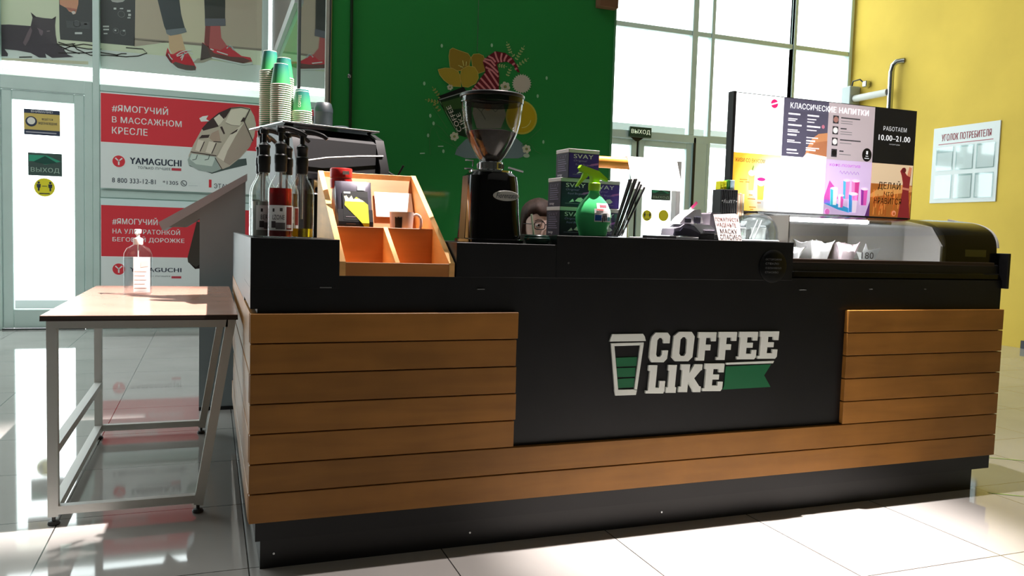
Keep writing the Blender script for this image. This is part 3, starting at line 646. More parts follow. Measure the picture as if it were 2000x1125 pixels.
# lettering drawn as sturdy slab capitals in outline
def glyph(kind, x0, x1, yb, yt, sl):
    """slab-serif italic capital in photo-crop units; sl = slant (shift at the top)"""
    w, h = x1-x0, yb-yt
    def T(pts): return [(x0+u*w+sl*v*1.0, yb-v*h) for u, v in pts]
    s = .34; t = .2
    if kind == 'F': return [T([(0, 0), (.46, 0), (.46, .36), (.74, .36), (.74, .56), (.46, .56), (.46, .8), (.74, .8), (.74, .68), (1, .68), (1, 1), (.02, 1), (.02, .8), (.1, .8), (.1, .1), (0, .1)])]
    if kind == 'E': return [T([(0, 0), (.92, 0), (1, .08), (1, .34), (.74, .34), (.74, .2), (.46, .2), (.46, .42), (.78, .42), (.78, .6), (.46, .6), (.46, .8), (.74, .8), (.74, .68), (1, .68), (1, 1), (.02, 1), (.02, .8), (.1, .8), (.1, .1), (0, .1)])]
    if kind == 'L': return [T([(0, 0), (.95, 0), (1, .08), (1, .44), (.7, .44), (.7, .2), (.5, .2), (.5, 1), (.04, 1), (.04, .8), (.14, .8), (.12, .1), (0, .1)])]
    if kind == 'I': return [T([(0, 0), (1, 0), (1, .2), (.86, .2), (.86, 1), (.0, 1), (.0, .8), (.14, .8), (.14, .2), (0, .2)])]
    if kind == 'K': return [T([(0, 0), (.4, 0), (.4, .36), (.62, .1), (.66, 0), (1, 0), (1, .2), (.92, .22), (.66, .5), (.92, .78), (.98, .8), (.98, 1), (.62, 1), (.42, .68), (.42, 1), (.02, 1), (.02, .8), (.1, .8), (.1, .2), (0, .2)])]
    if kind == 'C': return [T([(.14, .0), (.76, 0), (.92, .12), (.94, .4), (.64, .4), (.64, .26), (.56, .18), (.40, .18), (.34, .26), (.34, .74), (.42, .82), (.58, .82), (.66, .74), (.66, .64), (.98, .64), (.98, .88), (.84, 1), (.22, 1), (.04, .86), (0, .7), (0, .16)])]
    if kind == 'O':
        o = [(.18, 0), (.8, 0), (.98, .14), (1, .3), (1, .84), (.84, 1), (.24, 1), (.02, .86), (0, .7), (0, .14)]
        i = [(.4, .18), (.58, .18), (.66, .28), (.66, .74), (.58, .82), (.44, .82), (.34, .74), (.34, .26)]
        return [T([(.18, 0), (.8, 0), (.98, .14), (1, .84), (.84, 1), (.5, 1), (.5, .82), (.58, .82), (.66, .74), (.66, .28), (.58, .18), (.42, .18), (.34, .26), (.34, .74), (.44, .82), (.5, .82), (.5, 1), (.24, 1), (.02, .86), (0, .14)])]
for kd, a, b, yb, yt in (('C', 560, 745, 424, 142), ('O', 775, 975, 414, 134), ('F', 1005, 1180, 408, 138), ('F', 1200, 1375, 402, 136), ('E', 1395, 1575, 396, 134), ('E', 1592, 1775, 390, 130),
                      ('L', 528, 705, 720, 452), ('I', 722, 815, 714, 450), ('K', 840, 1050, 708, 444), ('E', 1068, 1255, 698, 436)):
    for g in glyph(kd, a, b, yb, yt, 26): lpoly(g, LG, 1, .008)
m.build('logo_lettering', ct); m = MB()
lpoly([(1300, 430), (1755, 412), (1745, 434), (1300, 448)], LG)
m.build('logo_bar', ct); m = MB()
lpoly([(1300, 466), (1730, 446), (1665, 550), (1725, 660), (1270, 686), (1285, 650)], LGR, 1, .003); m.build('logo_ribbon', ct)
m = MB(); dx, dz = 1.858, .946; m.lathe([(.062, 0), (.062, .003), (.055, .005), (.0, .005)], mat('sticker_black', (14, 15, 16), rough=.25), (dx, .018, dz), 36, rot=Matrix.Rotation(PI/2, 3, 'X'))
F = XZ(.013)
for i in range(4): m.text(F, ('ОСТОРОЖНО', 'СТЕКЛО', 'НЕ ОБЛОКАЧИВАТЬСЯ', 'СПАСИБО')[i], dx-.036, dz+.022-i*.016, dx+.036-.012*(i % 2), dz+.029-i*.016, mat('grey_ink', (120, 122, 122), rough=.6), 1)
tag(m.build('round_sticker', loc=(dx, .018, dz-.06)), 'round black sticker with grey writing on the counter under the clear dome', 'sticker')

# ---- wooden sloping display box let into the counter
WB = wood('pine_display_wood', (176, 116, 70), .80, axis='x', rough=.5); WBD = wood('pine_edge', (214, 152, 92), .62, axis='y', rough=.5)
t = thing('display_box', 'open sloping wooden display box set into the counter beside the syrup bottles', 'display box', (.44, .3, .893))
xa, xb = .2585, .6225; yb, zb = .578, 1.245
for x in (xa, xb-.018):
    m = MB(); m.prism([(.02, .8935), (yb+.012, .8935), (yb+.012, zb), (yb-.002, zb+.002), (.02, .937)], 'x', x, x+.018, WBD); m.build('side_panel', t)
MB().box(xa+.018, xb-.018, .0205, .036, .8935, .935, wood('pine_front', (150, 98, 52), .62), .001).build('front_board', t)
MB().box(xa+.018, xb-.018, .036, yb, .8937, .903, WB).build('bottom_board', t)
MB().box(xa+.018, xb-.018, .238, .252, .903, 1.045, WB, .001).build('dividing_wall', t)
m = MB(); m.prism([(.036, .903), (.238, .903), (.238, 1.047), (.036, .936)], 'x', .434, .448, WBD); m.build('divider', t)
MB().box(xa+.018, xb-.018, .252, .47, 1.000, 1.012, WB).build('shelf_board', t)
m = MB(); m.prism([(.462, 1.012), (.474, 1.012), (yb+.008, zb-.02), (yb-.006, zb-.02)], 'x', xa+.018, xb-.018, WB); m.build('back_board', t)
MB().box(xa+.018, xb-.018, yb-.006, yb+.012, zb-.022, zb, WBD, .001).build('top_rail', t)

# ---- refrigerated display case with curved glass
t = thing('display_case', 'black glass-fronted refrigerated display case on the right end of the counter', 'display case', (2.5, .3, .902))
cx0, cx1 = 1.957, 3.043
m = MB(); m.box(cx0, cx1, .03, .60, .9025, .968, BLACKP, .004); m.box(cx0, cx1, .022, .05, .905, .93, BLACKG, .003); m.build('base', t)
MB().box(cx0, cx1-.03, .026, .05, .962, .977, mat('dark_bronze_rail', (62, 50, 44), rough=.35, metal=.4), .002).build('front_rail', t)
prof = [(.045, .970), (.045, 1.03), (.052, 1.07), (.075, 1.105), (.115, 1.13), (.17, 1.146), (.25, 1.155)]
prof = [(q_.x, q_.y) for q_ in sm([(y, z, 0) for y, z in prof], 5)]; rp = [(y+.0, z) for y, z in prof]
inn = [(y+.006, z-.005) for y, z in prof[::-1]]
m = MB(); m.prism(rp+inn, 'x', cx0+.002, 2.752, CLEAR); m.build('curved_glass', t)
m = MB(); m.prism(rp+[(.60, 1.160), (.60, .968)], 'x', 2.752, cx1, BLACKG); m.build('end_housing', t)
m = MB(); m.prism([(y-.004, z) for y, z in rp[6:]]+[(.30, 1.165), (.30, 1.15)], 'x', cx1, cx1+.010, mat('pale_trim', (215, 215, 210), rough=.4)); m.build('end_trim', t)
m = MB(); m.box(cx0, 2.752, .25, .60, 1.148, 1.160, BLACKP, .002); m.build('top_panel', t)
INT = mat('case_interior', (118, 112, 106), rough=.35, k=.7)
m = MB(); m.box(cx0, 2.74, .585, .598, .968, 1.148, INT); m.box(cx0, cx0+.004, .06, .585, .968, 1.14, INT); m.build('back_wall', t)
m = MB(); m.prism([(.06, .97), (.585, .97), (.585, 1.147), (.26, 1.147), (.12, 1.12), (.06, 1.04)], 'x', 2.738, 2.75, mat('case_white_end', (232, 228, 224), rough=.5)); m.build('side_lining', t)
m = MB(); m.cyl((cx0+.01, .165, 1.130), (2.44, .165, 1.130), .008, mat('led_tube', (255, 250, 245), emit=110), 12); tb = m.build('lamp_tube', t)
MB().box(2.44, 2.56, .15, .18, 1.122, 1.138, BLACKP, .003).build('lamp_holder', t)
tb['label'] = 'glowing white lamp tube'
m = MB(); m.box(cx0, 2.74, .06, .585, .9682, .972, STEEL); m.build('tray', t)
MB().box(2.86, 2.98, .0435, .0455, 1.0, 1.03, mat('amber_plate', (84, 78, 30), rough=.3)).build('badge', t)
# wrapped pastries inside
ph = MB()
def wrap_pack(name, label, x, y, w, d, h, rz, mt, seed):
    rnd = random.Random(seed); m = MB(); rings = []
    for i in range(9):
        u = -1+2*i/8; s = (1-abs(u)**3)**.6 if abs(u) < .99 else .05; ring = []
        for k in range(12):
            a = 2*PI*k/12; jx = rnd.uniform(-.004, .004); ear = abs(u) > .8; cr_ = rnd.uniform(-.004, .004)
            yy = math.cos(a)*d/2*(.95 if ear else max(s, .6)); zz = h*(.45+.25*ear)+math.sin(a)*h/2*(.10 if ear else max(s, .25))+cr_+(abs(math.cos(a))*h*.3 if ear else 0)
            ring.append(Vector((u*w/2*(1.08 if ear else .92)+jx, yy, max(0, zz if (ear or math.sin(a) > -.3) else 0))))
        rings.append(ring)
    m.loft(rings, mt); n0 = len(m.v)
    o = m.build(name, local=True, smooth=20); o.location = (x, y, .9722); o.rotation_euler = (0, 0, rz); return tag(o, label, 'pastry', 'wrapped pastries in the display case')
WRAP = noisy(mat('white_wrapper', (238, 234, 232), rough=.35), 30, .15)
wrap_pack('wrapped_pastry', 'white wrapped pastry at the left end of the display case with brown filling', 2.022, .29, .085, .10, .06, .1, WRAP, 1)
wrap_pack('wrapped_pastry', 'white wrapped pastry second from the left in the display case', 2.142, .285, .11, .10, .052, -.25, WRAP, 2)
wrap_pack('wrapped_pastry', 'large white wrapped pastry standing in the middle of the display case', 2.282, .29, .12, .11, .08, .1, WRAP, 3)
wrap_pack('wrapped_pastry', 'white wrapped pastry with pink print beside the price star', 2.425, .29, .11, .11, .075, -.1, noisy(mat('pink_print_wrapper', (240, 218, 222), rough=.35), 22, .3), 4)
pp = thing('price_star', 'white star-shaped price card reading 180 at the front of the display case', 'price card', (2.53, .235, .9722))
st = []; 
for i, (a, b) in enumerate([(-.05, 0), (-.07, .035), (-.035, .03), (-.02, .07), (-.005, .04), (.06, .052), (.045, .02), (.035, 0)]): st.append((2.53+a, .9725+b))
m = MB(); m.prism(st, 'y', .235, .2365, PAPER); m.build('card', pp)
m = MB(); m.text(XZ(.235), '180', 2.49, .977, 2.555, 1.005, INK, 1, .01); m.build('price', pp)
t = thing('shelf_card', 'tall clear plastic card with a pale figure inside the display case', 'card', (2.10, .3, .972))
m = MB(); m.box(2.06, 2.16, .30, .303, .9725, 1.118, pane('tinted_card', (.82, .76, .72), .12, .05)); m.build('card', t)
m = MB(); m.text(XZ(.2995), '5', 2.085, 1.01, 2.13, 1.065, mat('card_ink', (205, 190, 170), rough=.5), 1, .02); m.build('figure', t)
t = thing('dark_pastry', 'small dark chocolate pastry on top of the leftmost wrapper', 'pastry', (2.0, .19, 1.02)) if False else None

# ---- backlit menu board standing on the case; the panels are given a glow of their own
MY = .45; mx = [1.966, 2.2185, 2.4625, 2.7265, 2.974]; mzt, mzm, mzb = 1.664, 1.4135, 1.168
t = thing('menu_board', 'wide backlit menu board of eight panels standing on the display case', 'menu board', (2.47, MY, 1.162))
MB().box(1.952, mx[0], MY-.008, MY+.03, 1.1615, mzt+.004, BLACKP).build('edge_frame', t)
MB().box(mx[0], mx[4]+.004, MY, MY+.03, 1.1615, mzt+.003, mat('board_body', (60, 58, 58), rough=.5)).build('body', t)
F = XZ(MY)
def panel(c, r, rgb, e, lab):
    a, b = mx[c], mx[c+1]; z1, z0 = (mzt, mzm) if r == 0 else (mzm, mzb)
    m = MB(); m.rect(F, a, z0, b, z1, L(rgb, e), 1); return m, a, z0, b-a, z1-z0, lab
def done(p): plabel(p[0].build('printed_panel', t), p[5])
def mt(p, s, u0, v0, u1, v1, rgb, bold=.0, e=.75, lay=3):
    m, a, z, w, h, _ = p; m.text(F, s, a+u0*w, z+v0*h, a+u1*w, z+v1*h, L(rgb, e), lay, bold)
def mr(p, u0, v0, u1, v1, rgb, lay=2, e=.75):
    m, a, z, w, h, _ = p; m.rect(F, a+u0*w, z+v0*h, a+u1*w, z+v1*h, L(rgb, e), lay)
def mp_(p, pts, rgb, lay=2, e=.75):
    m, a, z, w, h, _ = p; m.flat(F, [(a+u*w, z+v*h) for u, v in pts], L(rgb, e), lay)
def md(p, u, v, r, rgb, lay=2, ry=None, e=.75):
    m, a, z, w, h, _ = p; m.disc(F, a+u*w, z+v*h, r*w, L(rgb, e), lay, (ry or r)*w)
p = panel(0, 0, (252, 252, 250), 1.2, 'bright white menu panel with faint grey lines and a pink badge');  # strong emission stands in for lamp glare on this white panel
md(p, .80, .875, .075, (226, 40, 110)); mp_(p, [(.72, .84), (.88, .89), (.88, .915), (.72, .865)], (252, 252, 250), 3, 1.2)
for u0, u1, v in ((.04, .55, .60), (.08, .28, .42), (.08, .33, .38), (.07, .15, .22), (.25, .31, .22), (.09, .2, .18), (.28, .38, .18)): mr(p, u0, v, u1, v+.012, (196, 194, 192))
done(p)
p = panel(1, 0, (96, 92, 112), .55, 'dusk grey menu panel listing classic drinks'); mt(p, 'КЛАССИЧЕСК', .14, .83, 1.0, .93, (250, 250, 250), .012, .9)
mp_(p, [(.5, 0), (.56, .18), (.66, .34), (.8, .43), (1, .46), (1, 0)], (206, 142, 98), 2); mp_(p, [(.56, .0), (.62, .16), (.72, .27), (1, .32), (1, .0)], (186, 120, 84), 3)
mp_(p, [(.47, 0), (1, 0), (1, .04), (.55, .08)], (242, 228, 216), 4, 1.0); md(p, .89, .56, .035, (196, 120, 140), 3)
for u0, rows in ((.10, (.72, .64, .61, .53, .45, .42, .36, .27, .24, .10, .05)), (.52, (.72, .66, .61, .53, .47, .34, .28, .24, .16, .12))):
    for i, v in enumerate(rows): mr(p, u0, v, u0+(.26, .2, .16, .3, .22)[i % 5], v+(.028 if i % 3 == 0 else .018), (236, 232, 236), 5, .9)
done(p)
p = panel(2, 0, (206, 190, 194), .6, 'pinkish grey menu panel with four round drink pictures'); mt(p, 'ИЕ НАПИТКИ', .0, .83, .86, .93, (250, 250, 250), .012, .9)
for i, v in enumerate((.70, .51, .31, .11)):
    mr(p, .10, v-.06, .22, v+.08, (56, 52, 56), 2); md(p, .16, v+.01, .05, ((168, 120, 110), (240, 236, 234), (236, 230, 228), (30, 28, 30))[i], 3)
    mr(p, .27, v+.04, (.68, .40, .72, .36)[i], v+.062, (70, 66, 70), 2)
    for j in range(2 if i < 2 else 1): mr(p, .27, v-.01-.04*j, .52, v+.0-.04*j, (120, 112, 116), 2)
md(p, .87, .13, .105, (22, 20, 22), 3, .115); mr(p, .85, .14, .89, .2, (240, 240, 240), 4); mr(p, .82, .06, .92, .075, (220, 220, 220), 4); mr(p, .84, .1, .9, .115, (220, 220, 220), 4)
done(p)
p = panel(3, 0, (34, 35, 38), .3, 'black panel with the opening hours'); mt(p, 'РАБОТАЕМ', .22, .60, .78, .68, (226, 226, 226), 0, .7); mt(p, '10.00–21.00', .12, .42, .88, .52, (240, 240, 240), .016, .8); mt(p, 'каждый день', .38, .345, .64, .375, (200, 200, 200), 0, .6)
done(p)
def glare_fade(name, c0, c1, cx, cz, r):
    """painted lamp glare: orange sheet that turns yellow and white towards one point"""
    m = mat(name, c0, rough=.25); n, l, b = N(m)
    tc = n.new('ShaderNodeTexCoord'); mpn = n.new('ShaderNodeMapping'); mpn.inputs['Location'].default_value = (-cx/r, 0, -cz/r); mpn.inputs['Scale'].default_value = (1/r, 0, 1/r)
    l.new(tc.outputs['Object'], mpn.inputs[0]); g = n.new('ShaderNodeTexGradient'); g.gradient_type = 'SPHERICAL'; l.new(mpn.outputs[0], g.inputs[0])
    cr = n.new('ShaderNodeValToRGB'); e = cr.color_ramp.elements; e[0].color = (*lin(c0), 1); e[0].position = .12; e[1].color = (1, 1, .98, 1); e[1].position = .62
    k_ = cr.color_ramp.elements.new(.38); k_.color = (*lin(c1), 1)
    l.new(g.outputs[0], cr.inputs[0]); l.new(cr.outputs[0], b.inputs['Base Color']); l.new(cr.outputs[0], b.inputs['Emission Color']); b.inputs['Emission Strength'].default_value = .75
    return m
GLARE = glare_fade('menu_glare_fade', (244, 172, 50), (252, 232, 110), 2.20-2.47, 1.27-1.162, .26)  # glare patch painted into the orange panel, with emission
m = MB(); m.rect(F, mx[0], mzb, mx[1], mzm, GLARE, 1); p = (m, mx[0], mzb, mx[1]-mx[0], mzm-mzb, 'orange panel with milkshakes and painted-on yellow glare')
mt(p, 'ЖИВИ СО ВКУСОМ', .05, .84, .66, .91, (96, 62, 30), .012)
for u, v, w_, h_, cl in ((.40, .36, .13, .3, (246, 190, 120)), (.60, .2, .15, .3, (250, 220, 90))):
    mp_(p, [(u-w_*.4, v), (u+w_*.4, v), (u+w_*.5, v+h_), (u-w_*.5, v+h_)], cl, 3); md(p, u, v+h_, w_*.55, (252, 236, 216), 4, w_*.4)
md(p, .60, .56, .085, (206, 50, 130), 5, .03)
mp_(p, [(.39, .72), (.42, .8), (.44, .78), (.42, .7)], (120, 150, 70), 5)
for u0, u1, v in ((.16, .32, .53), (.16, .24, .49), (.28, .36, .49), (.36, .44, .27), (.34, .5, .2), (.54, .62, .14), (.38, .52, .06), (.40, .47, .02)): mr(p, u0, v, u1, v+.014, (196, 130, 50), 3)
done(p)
p = panel(1, 1, (253, 252, 250), 1.25, 'blank-looking bright white panel'); mr(p, .1, .3, .14, .315, (230, 228, 226)); mr(p, .3, .38, .33, .39, (226, 224, 222)); done(p)  # overexposed glare put in as white emission
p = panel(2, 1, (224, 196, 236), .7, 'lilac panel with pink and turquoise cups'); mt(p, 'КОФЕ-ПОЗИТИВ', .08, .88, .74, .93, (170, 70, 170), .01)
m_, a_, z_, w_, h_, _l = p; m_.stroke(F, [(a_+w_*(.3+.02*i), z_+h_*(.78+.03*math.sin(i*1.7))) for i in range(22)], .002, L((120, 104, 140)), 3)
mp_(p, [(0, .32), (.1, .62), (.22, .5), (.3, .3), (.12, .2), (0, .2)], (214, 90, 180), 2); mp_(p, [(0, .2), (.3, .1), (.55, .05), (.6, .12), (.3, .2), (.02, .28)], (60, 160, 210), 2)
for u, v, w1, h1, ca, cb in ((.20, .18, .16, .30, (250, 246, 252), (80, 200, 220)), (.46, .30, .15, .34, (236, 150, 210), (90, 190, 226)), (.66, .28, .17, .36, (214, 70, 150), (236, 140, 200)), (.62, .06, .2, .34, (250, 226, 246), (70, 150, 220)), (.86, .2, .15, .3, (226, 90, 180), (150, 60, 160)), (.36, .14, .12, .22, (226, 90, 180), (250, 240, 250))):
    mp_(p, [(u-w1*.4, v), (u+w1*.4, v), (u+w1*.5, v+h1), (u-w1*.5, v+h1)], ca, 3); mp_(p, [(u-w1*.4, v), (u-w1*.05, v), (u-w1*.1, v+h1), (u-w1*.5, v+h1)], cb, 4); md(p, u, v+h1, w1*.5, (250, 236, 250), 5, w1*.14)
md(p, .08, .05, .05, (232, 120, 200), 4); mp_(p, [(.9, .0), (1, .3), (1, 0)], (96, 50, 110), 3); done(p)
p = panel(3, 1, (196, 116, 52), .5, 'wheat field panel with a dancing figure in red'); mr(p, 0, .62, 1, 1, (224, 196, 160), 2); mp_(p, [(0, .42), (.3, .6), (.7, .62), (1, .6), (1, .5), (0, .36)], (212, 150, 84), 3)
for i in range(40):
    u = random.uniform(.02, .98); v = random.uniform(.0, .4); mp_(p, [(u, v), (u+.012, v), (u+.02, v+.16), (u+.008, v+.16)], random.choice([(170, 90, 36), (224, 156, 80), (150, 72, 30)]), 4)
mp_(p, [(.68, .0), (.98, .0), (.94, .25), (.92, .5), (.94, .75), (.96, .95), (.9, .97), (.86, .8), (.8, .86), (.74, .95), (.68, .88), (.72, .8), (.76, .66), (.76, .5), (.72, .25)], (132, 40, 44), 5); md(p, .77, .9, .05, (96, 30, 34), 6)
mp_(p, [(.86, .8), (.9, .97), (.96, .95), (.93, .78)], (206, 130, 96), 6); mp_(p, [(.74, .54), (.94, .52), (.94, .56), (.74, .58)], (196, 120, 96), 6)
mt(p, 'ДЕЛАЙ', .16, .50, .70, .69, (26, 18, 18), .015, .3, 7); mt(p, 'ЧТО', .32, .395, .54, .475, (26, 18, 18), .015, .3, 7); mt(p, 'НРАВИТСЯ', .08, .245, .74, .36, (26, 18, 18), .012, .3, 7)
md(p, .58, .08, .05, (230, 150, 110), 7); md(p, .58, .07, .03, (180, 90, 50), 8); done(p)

# ================================================================== THINGS ON THE COUNTER
ZL = 1.0033       # bottle ledge top
LIQ = lambda n, rgb: mat('syrup_'+n, rgb, rough=.08, trans=.55, ior=1.35, spec=.5)
def syrup_bottle(label, x, y, rz, liq, level, tag_rgb, word, tilt=0):
    b = thing('syrup_bottle', label, 'bottle', (x, y, ZL), rz, 'syrup bottles on the left ledge')
    R_ = .0375
    outer = [(.0, 0), (R_-.003, 0), (R_, .004), (R_, .135), (R_-.002, .152), (R_-.009, .170), (R_-.018, .185), (.0155, .198), (.0142, .21), (.0142, .232), (.016, .233), (.016, .240)]
    gb = MB().lathe(outer, pane('bottle_glass', (.95, .98, .97), .13, .04), seg=32, cap=False).build('glass_body', b, local=True)
    if liq: MB().lathe([(0, .004), (R_-.0025, .004), (R_-.0022, level), (0, level)], liq, seg=32, cap=False).build('syrup', b, local=True)
    if tag_rgb:
        LBL = P(tag_rgb, .6); m = MB(); rl = R_+.0006; vs = []; fs = []; n = 18; a0, a1 = -PI*.88, -PI*.12
        for i in range(n+1):
            a = a0+(a1-a0)*i/n
            for zz in (.022, .098): vs.append((rl*math.cos(a), rl*math.sin(a), zz))
        fs = [(2*i, 2*i+2, 2*i+3, 2*i+1) for i in range(n)]; m.add(vs, fs, LBL)
        # printed word and blocks bent round the glass
        def curved(poly_uv, mt_, h): m.add([((rl+h)*math.cos(-PI/2+u/rl), (rl+h)*math.sin(-PI/2+u/rl), z) for u, z in poly_uv], [tuple(range(len(poly_uv)))], mt_)
        for u0, u1, z0_, z1_, cc in ((.012, .034, .026, .094, (104, 36, 34)), (-.034, -.02, .03, .05, (60, 52, 54)), (-.02, .008, .026, .046, (90, 86, 88)), (-.03, -.024, .078, .088, (50, 46, 48)), (-.008, .0, .08, .09, (70, 66, 68)), (.014, .032, .03, .040, (200, 196, 196))):
            for s_ in range(4): curved([(u0+(u1-u0)*s_/4, z0_), (u0+(u1-u0)*(s_+1)/4, z0_), (u0+(u1-u0)*(s_+1)/4, z1_), (u0+(u1-u0)*s_/4, z1_)], P(cc, .6), .0004)
        tv, tf = text_geo(word, .02, 0)
        m.add([((rl+.0008)*math.cos(-PI/2+(-.03+a*.036)/rl), (rl+.0008)*math.sin(-PI/2+(-.03+a*.036)/rl), .055+c*.014) for a, c in tv], tf, P((44, 40, 44), .6))
        sub(m.build('label', b, local=True), gb)
    pm = MB(); pm.lathe([(.0165, .200), (.0180, .204), (.0180, .224), (.0195, .228), (.0195, .250), (.0165, .254), (.0165, .275), (.0185, .278), (.0185, .284), (.012, .290), (.0075, .293), (.0075, .318), (.013, .320), (.014, .332), (.010, .336)], BLACKP, seg=20)
    pm.cyl((0, 0, .06), (0, 0, .23), .004, mat('dip_tube', (210, 212, 210), rough=.3), 8)
    pm.tube(sm([(-.012, 0, .330), (.012, 0, .332), (.035, 0, .330), (.062, 0, .322), (.076, 0, .312)], 4), [.010-.004*i/16 for i in range(17)], BLACKP, 12)
    pm.build('pump', b, local=True)
    return b
syrup_bottle('syrup bottle of bright red syrup with black pump, frontmost on the ledge', .089, .105, .1, LIQ('red', (196, 16, 26)), .150, (206, 200, 200), 'LZONE')
syrup_bottle('nearly empty syrup bottle with yellow syrup, rightmost beside the wooden display box', .158, .16, -.25, LIQ('yellow', (232, 190, 30)), .03, None, '')
syrup_bottle('clear syrup bottle with white label just left of the red one', .045, .174, .5, LIQ('clear', (226, 226, 222)), .11, (196, 196, 198), 'BERRY')
syrup_bottle('clear syrup bottle at the left corner of the ledge with grey label', .042, .255, 1.2, LIQ('pale', (214, 210, 205)), .09, (180, 182, 186), 'TTO')
syrup_bottle('dark syrup bottle standing behind the red one', .118, .234, .35, LIQ('dark', (70, 30, 22)), .14, (206, 200, 200), 'COCO')
syrup_bottle('clear syrup bottle farthest back on the left ledge', .05, .345, .9, LIQ('clear', (226, 226, 222)), .12, None, '')
t = thing('white_bottle', 'small white plastic bottle with red cap at the far left ledge', 'bottle', (.034, .43, ZL))
MB().lathe([(.0, 0), (.020, 0), (.022, .004), (.022, .030), (.017, .040), (.021, .048), (.018, .058), (.011, .068)], WHITE, (.034, .43, ZL), 24).build('bottle_body', t)
MB().lathe([(.0125, .066), (.0135, .068), (.0135, .086), (.012, .088)], mat('red_cap', (190, 24, 34), rough=.35), (.034, .43, ZL), 24).build('cap', t)

# box contents: coffee bag, mug, red tin, price card
rot = Matrix.Rotation(-.22, 4, 'X')
bx, by, bz = .347, .295, 1.025
t = thing('coffee_bag', 'black and grey coffee bag with a lime green patch leaning in the display box', 'bag', (bx, by, bz))
m = MB(); w, h = .128, .182
BAGG = noisy(mat('bag_foil', (88, 84, 96), rough=.32, k=.75, metal=.3), 9, .35, bump=.3); BAGK = mat('bag_black', (22, 20, 22), rough=.4)
rings = []
for i in range(11):
    v = i/10; th = .034*(1-v)**.6*(.35+.65*min(1, v*5+.4))+.003; ww = w/2*(1-.03*v); ring = []
    for k in range(16):
        a = 2*PI*k/16; cx = math.copysign(abs(math.cos(a))**.5, math.cos(a)); sy = math.copysign(abs(math.sin(a))**.8, math.sin(a))
        ring.append(Vector((cx*ww, sy*th, v*h)))
    rings.append(ring)
m.loft(rings, BAGG); m.xf(Matrix.Rotation(-.30, 4, 'X')); pouch = m.build('pouch', t, local=True)
def onbag(u, v, h_=0): 
    th = .034*(1-v)**.6*(.35+.65*min(1, v*5+.4))+.003
    return Matrix.Rotation(-.30, 4, 'X')@Vector((u*w/2, -th-.0015-h_, v*h))
m = MB()
def bagpoly(pts, mt_, l_):
    m.add([onbag(u, v, .0005*l_) for u, v in pts], [tuple(range(len(pts)))], mt_)
def grid(u0, u1, v0, v1, mt_, l_):
    for i in range(6): a, b = v0+(v1-v0)*i/6, v0+(v1-v0)*(i+1)/6; bagpoly([(u0, a), (u1, a), (u1, b), (u0, b)], mt_, l_)
grid(-.9, .92, .03, .40, BAGK, 0); grid(-.62, .72, .06, .78, mat('label_black', (16, 16, 16), rough=.4), 1)
LIME = mat('lime_print', (206, 212, 40), rough=.45); 
lo = [(-.55, .48), (-.35, .40), (-.1, .30), (.15, .20), (.35, .11), (.45, .06), (.7, .06), (.7, .50), (.45, .58), (.25, .62), (.1, .66), (-.05, .60), (-.15, .68), (-.3, .62), (-.42, .68), (-.55, .66), (-.5, .58)]
for r_ in range(40):
    v0_, v1_ = .045+.64*r_/40, .045+.64*(r_+1)/40; vm = (v0_+v1_)/2; xs_ = []
    for (a, b), (c, d) in zip(lo, lo[1:]+lo[:1]):
        if (b > vm) != (d > vm): xs_.append(a+(c-a)*(vm-b)/(d-b))
    xs_.sort()
    for a, b in zip(xs_[::2], xs_[1::2]): bagpoly([(a, v0_), (b, v0_), (b, v1_), (a, v1_)], LIME if vm < .55 or a > 0 else P((232, 230, 190), .85), 3)
bagpoly([(.18, .80), (.6, .80), (.62, .93), (.2, .92)], PAPER, 2); bagpoly([(-.55, .72), (-.2, .72), (-.2, .76), (-.55, .76)], PAPER, 3)
for v in (.24, .10): bagpoly([(-.5, v), (-.0, v), (-.0, v+.012), (-.5, v+.012)], P((120, 110, 116), .8), 3)
sub(m.build('printed_label', t, local=True), pouch)
t = thing('mug', 'white mug with dark square print on the ledge of the display box', 'mug', (.508, .292, 1.0125))
MUG = mat('mug_ceramic', (196, 178, 172), rough=.25, k=.8)
m = MB(); m.lathe([(0, 0), (.034, 0), (.037, .003), (.041, .075), (.042, .088), (.0395, .088), (.038, .075), (.034, .008), (0, .006)], MUG, (.508, .292, 1.0125), 32, cap=False); mugc = m.build('cup', t)
m = MB(); m.tube(sm([(.547, .290, 1.089), (.560, .289, 1.093), (.573, .288, 1.083), (.576, .287, 1.06), (.570, .287, 1.04), (.556, .288, 1.027), (.543, .290, 1.027)]), .0055, MUG, 10); m.build('handle', t)
m = MB()
def onmug(u, z): a = -PI/2-.35+u/.041; r = .0372+.00045*z*1000/10*.12+.0022; return Vector((.508+(.0345+.075*z+.0032)*math.cos(a), .292+(.0345+.075*z+.0032)*math.sin(a), 1.0125+z))
for i in range(5):
    u0 = -.018+i*.005; j = (.003, .0, .004, .001, .003)[i]; m.add([onmug(u0, .024-j), onmug(u0+.005, .024-j), onmug(u0+.005, .068+j*.6), onmug(u0, .068+j*.6)], [(0, 1, 2, 3)], BLACKP)
for i in range(6): u0 = -.018+i*.0045; m.add([onmug(u0, .012), onmug(u0+.003, .012), onmug(u0+.003, .018), onmug(u0, .018)], [(0, 1, 2, 3)], BLACKP)
sub(m.build('print', t), mugc)
t = thing('red_tin', 'red lidded jar wedged at the top left of the display box', 'jar', (.306, .475, 1.09))
REDP = mat('red_plastic', (196, 40, 36), rough=.35); xx, yy = .3165, .470
m = MB(); m.lathe([(.028, 1.0125), (.031, 1.016), (.031, 1.175), (.028, 1.185)], WHITE, (xx, yy-.06, 0), 28); m.build('jar_body', t)
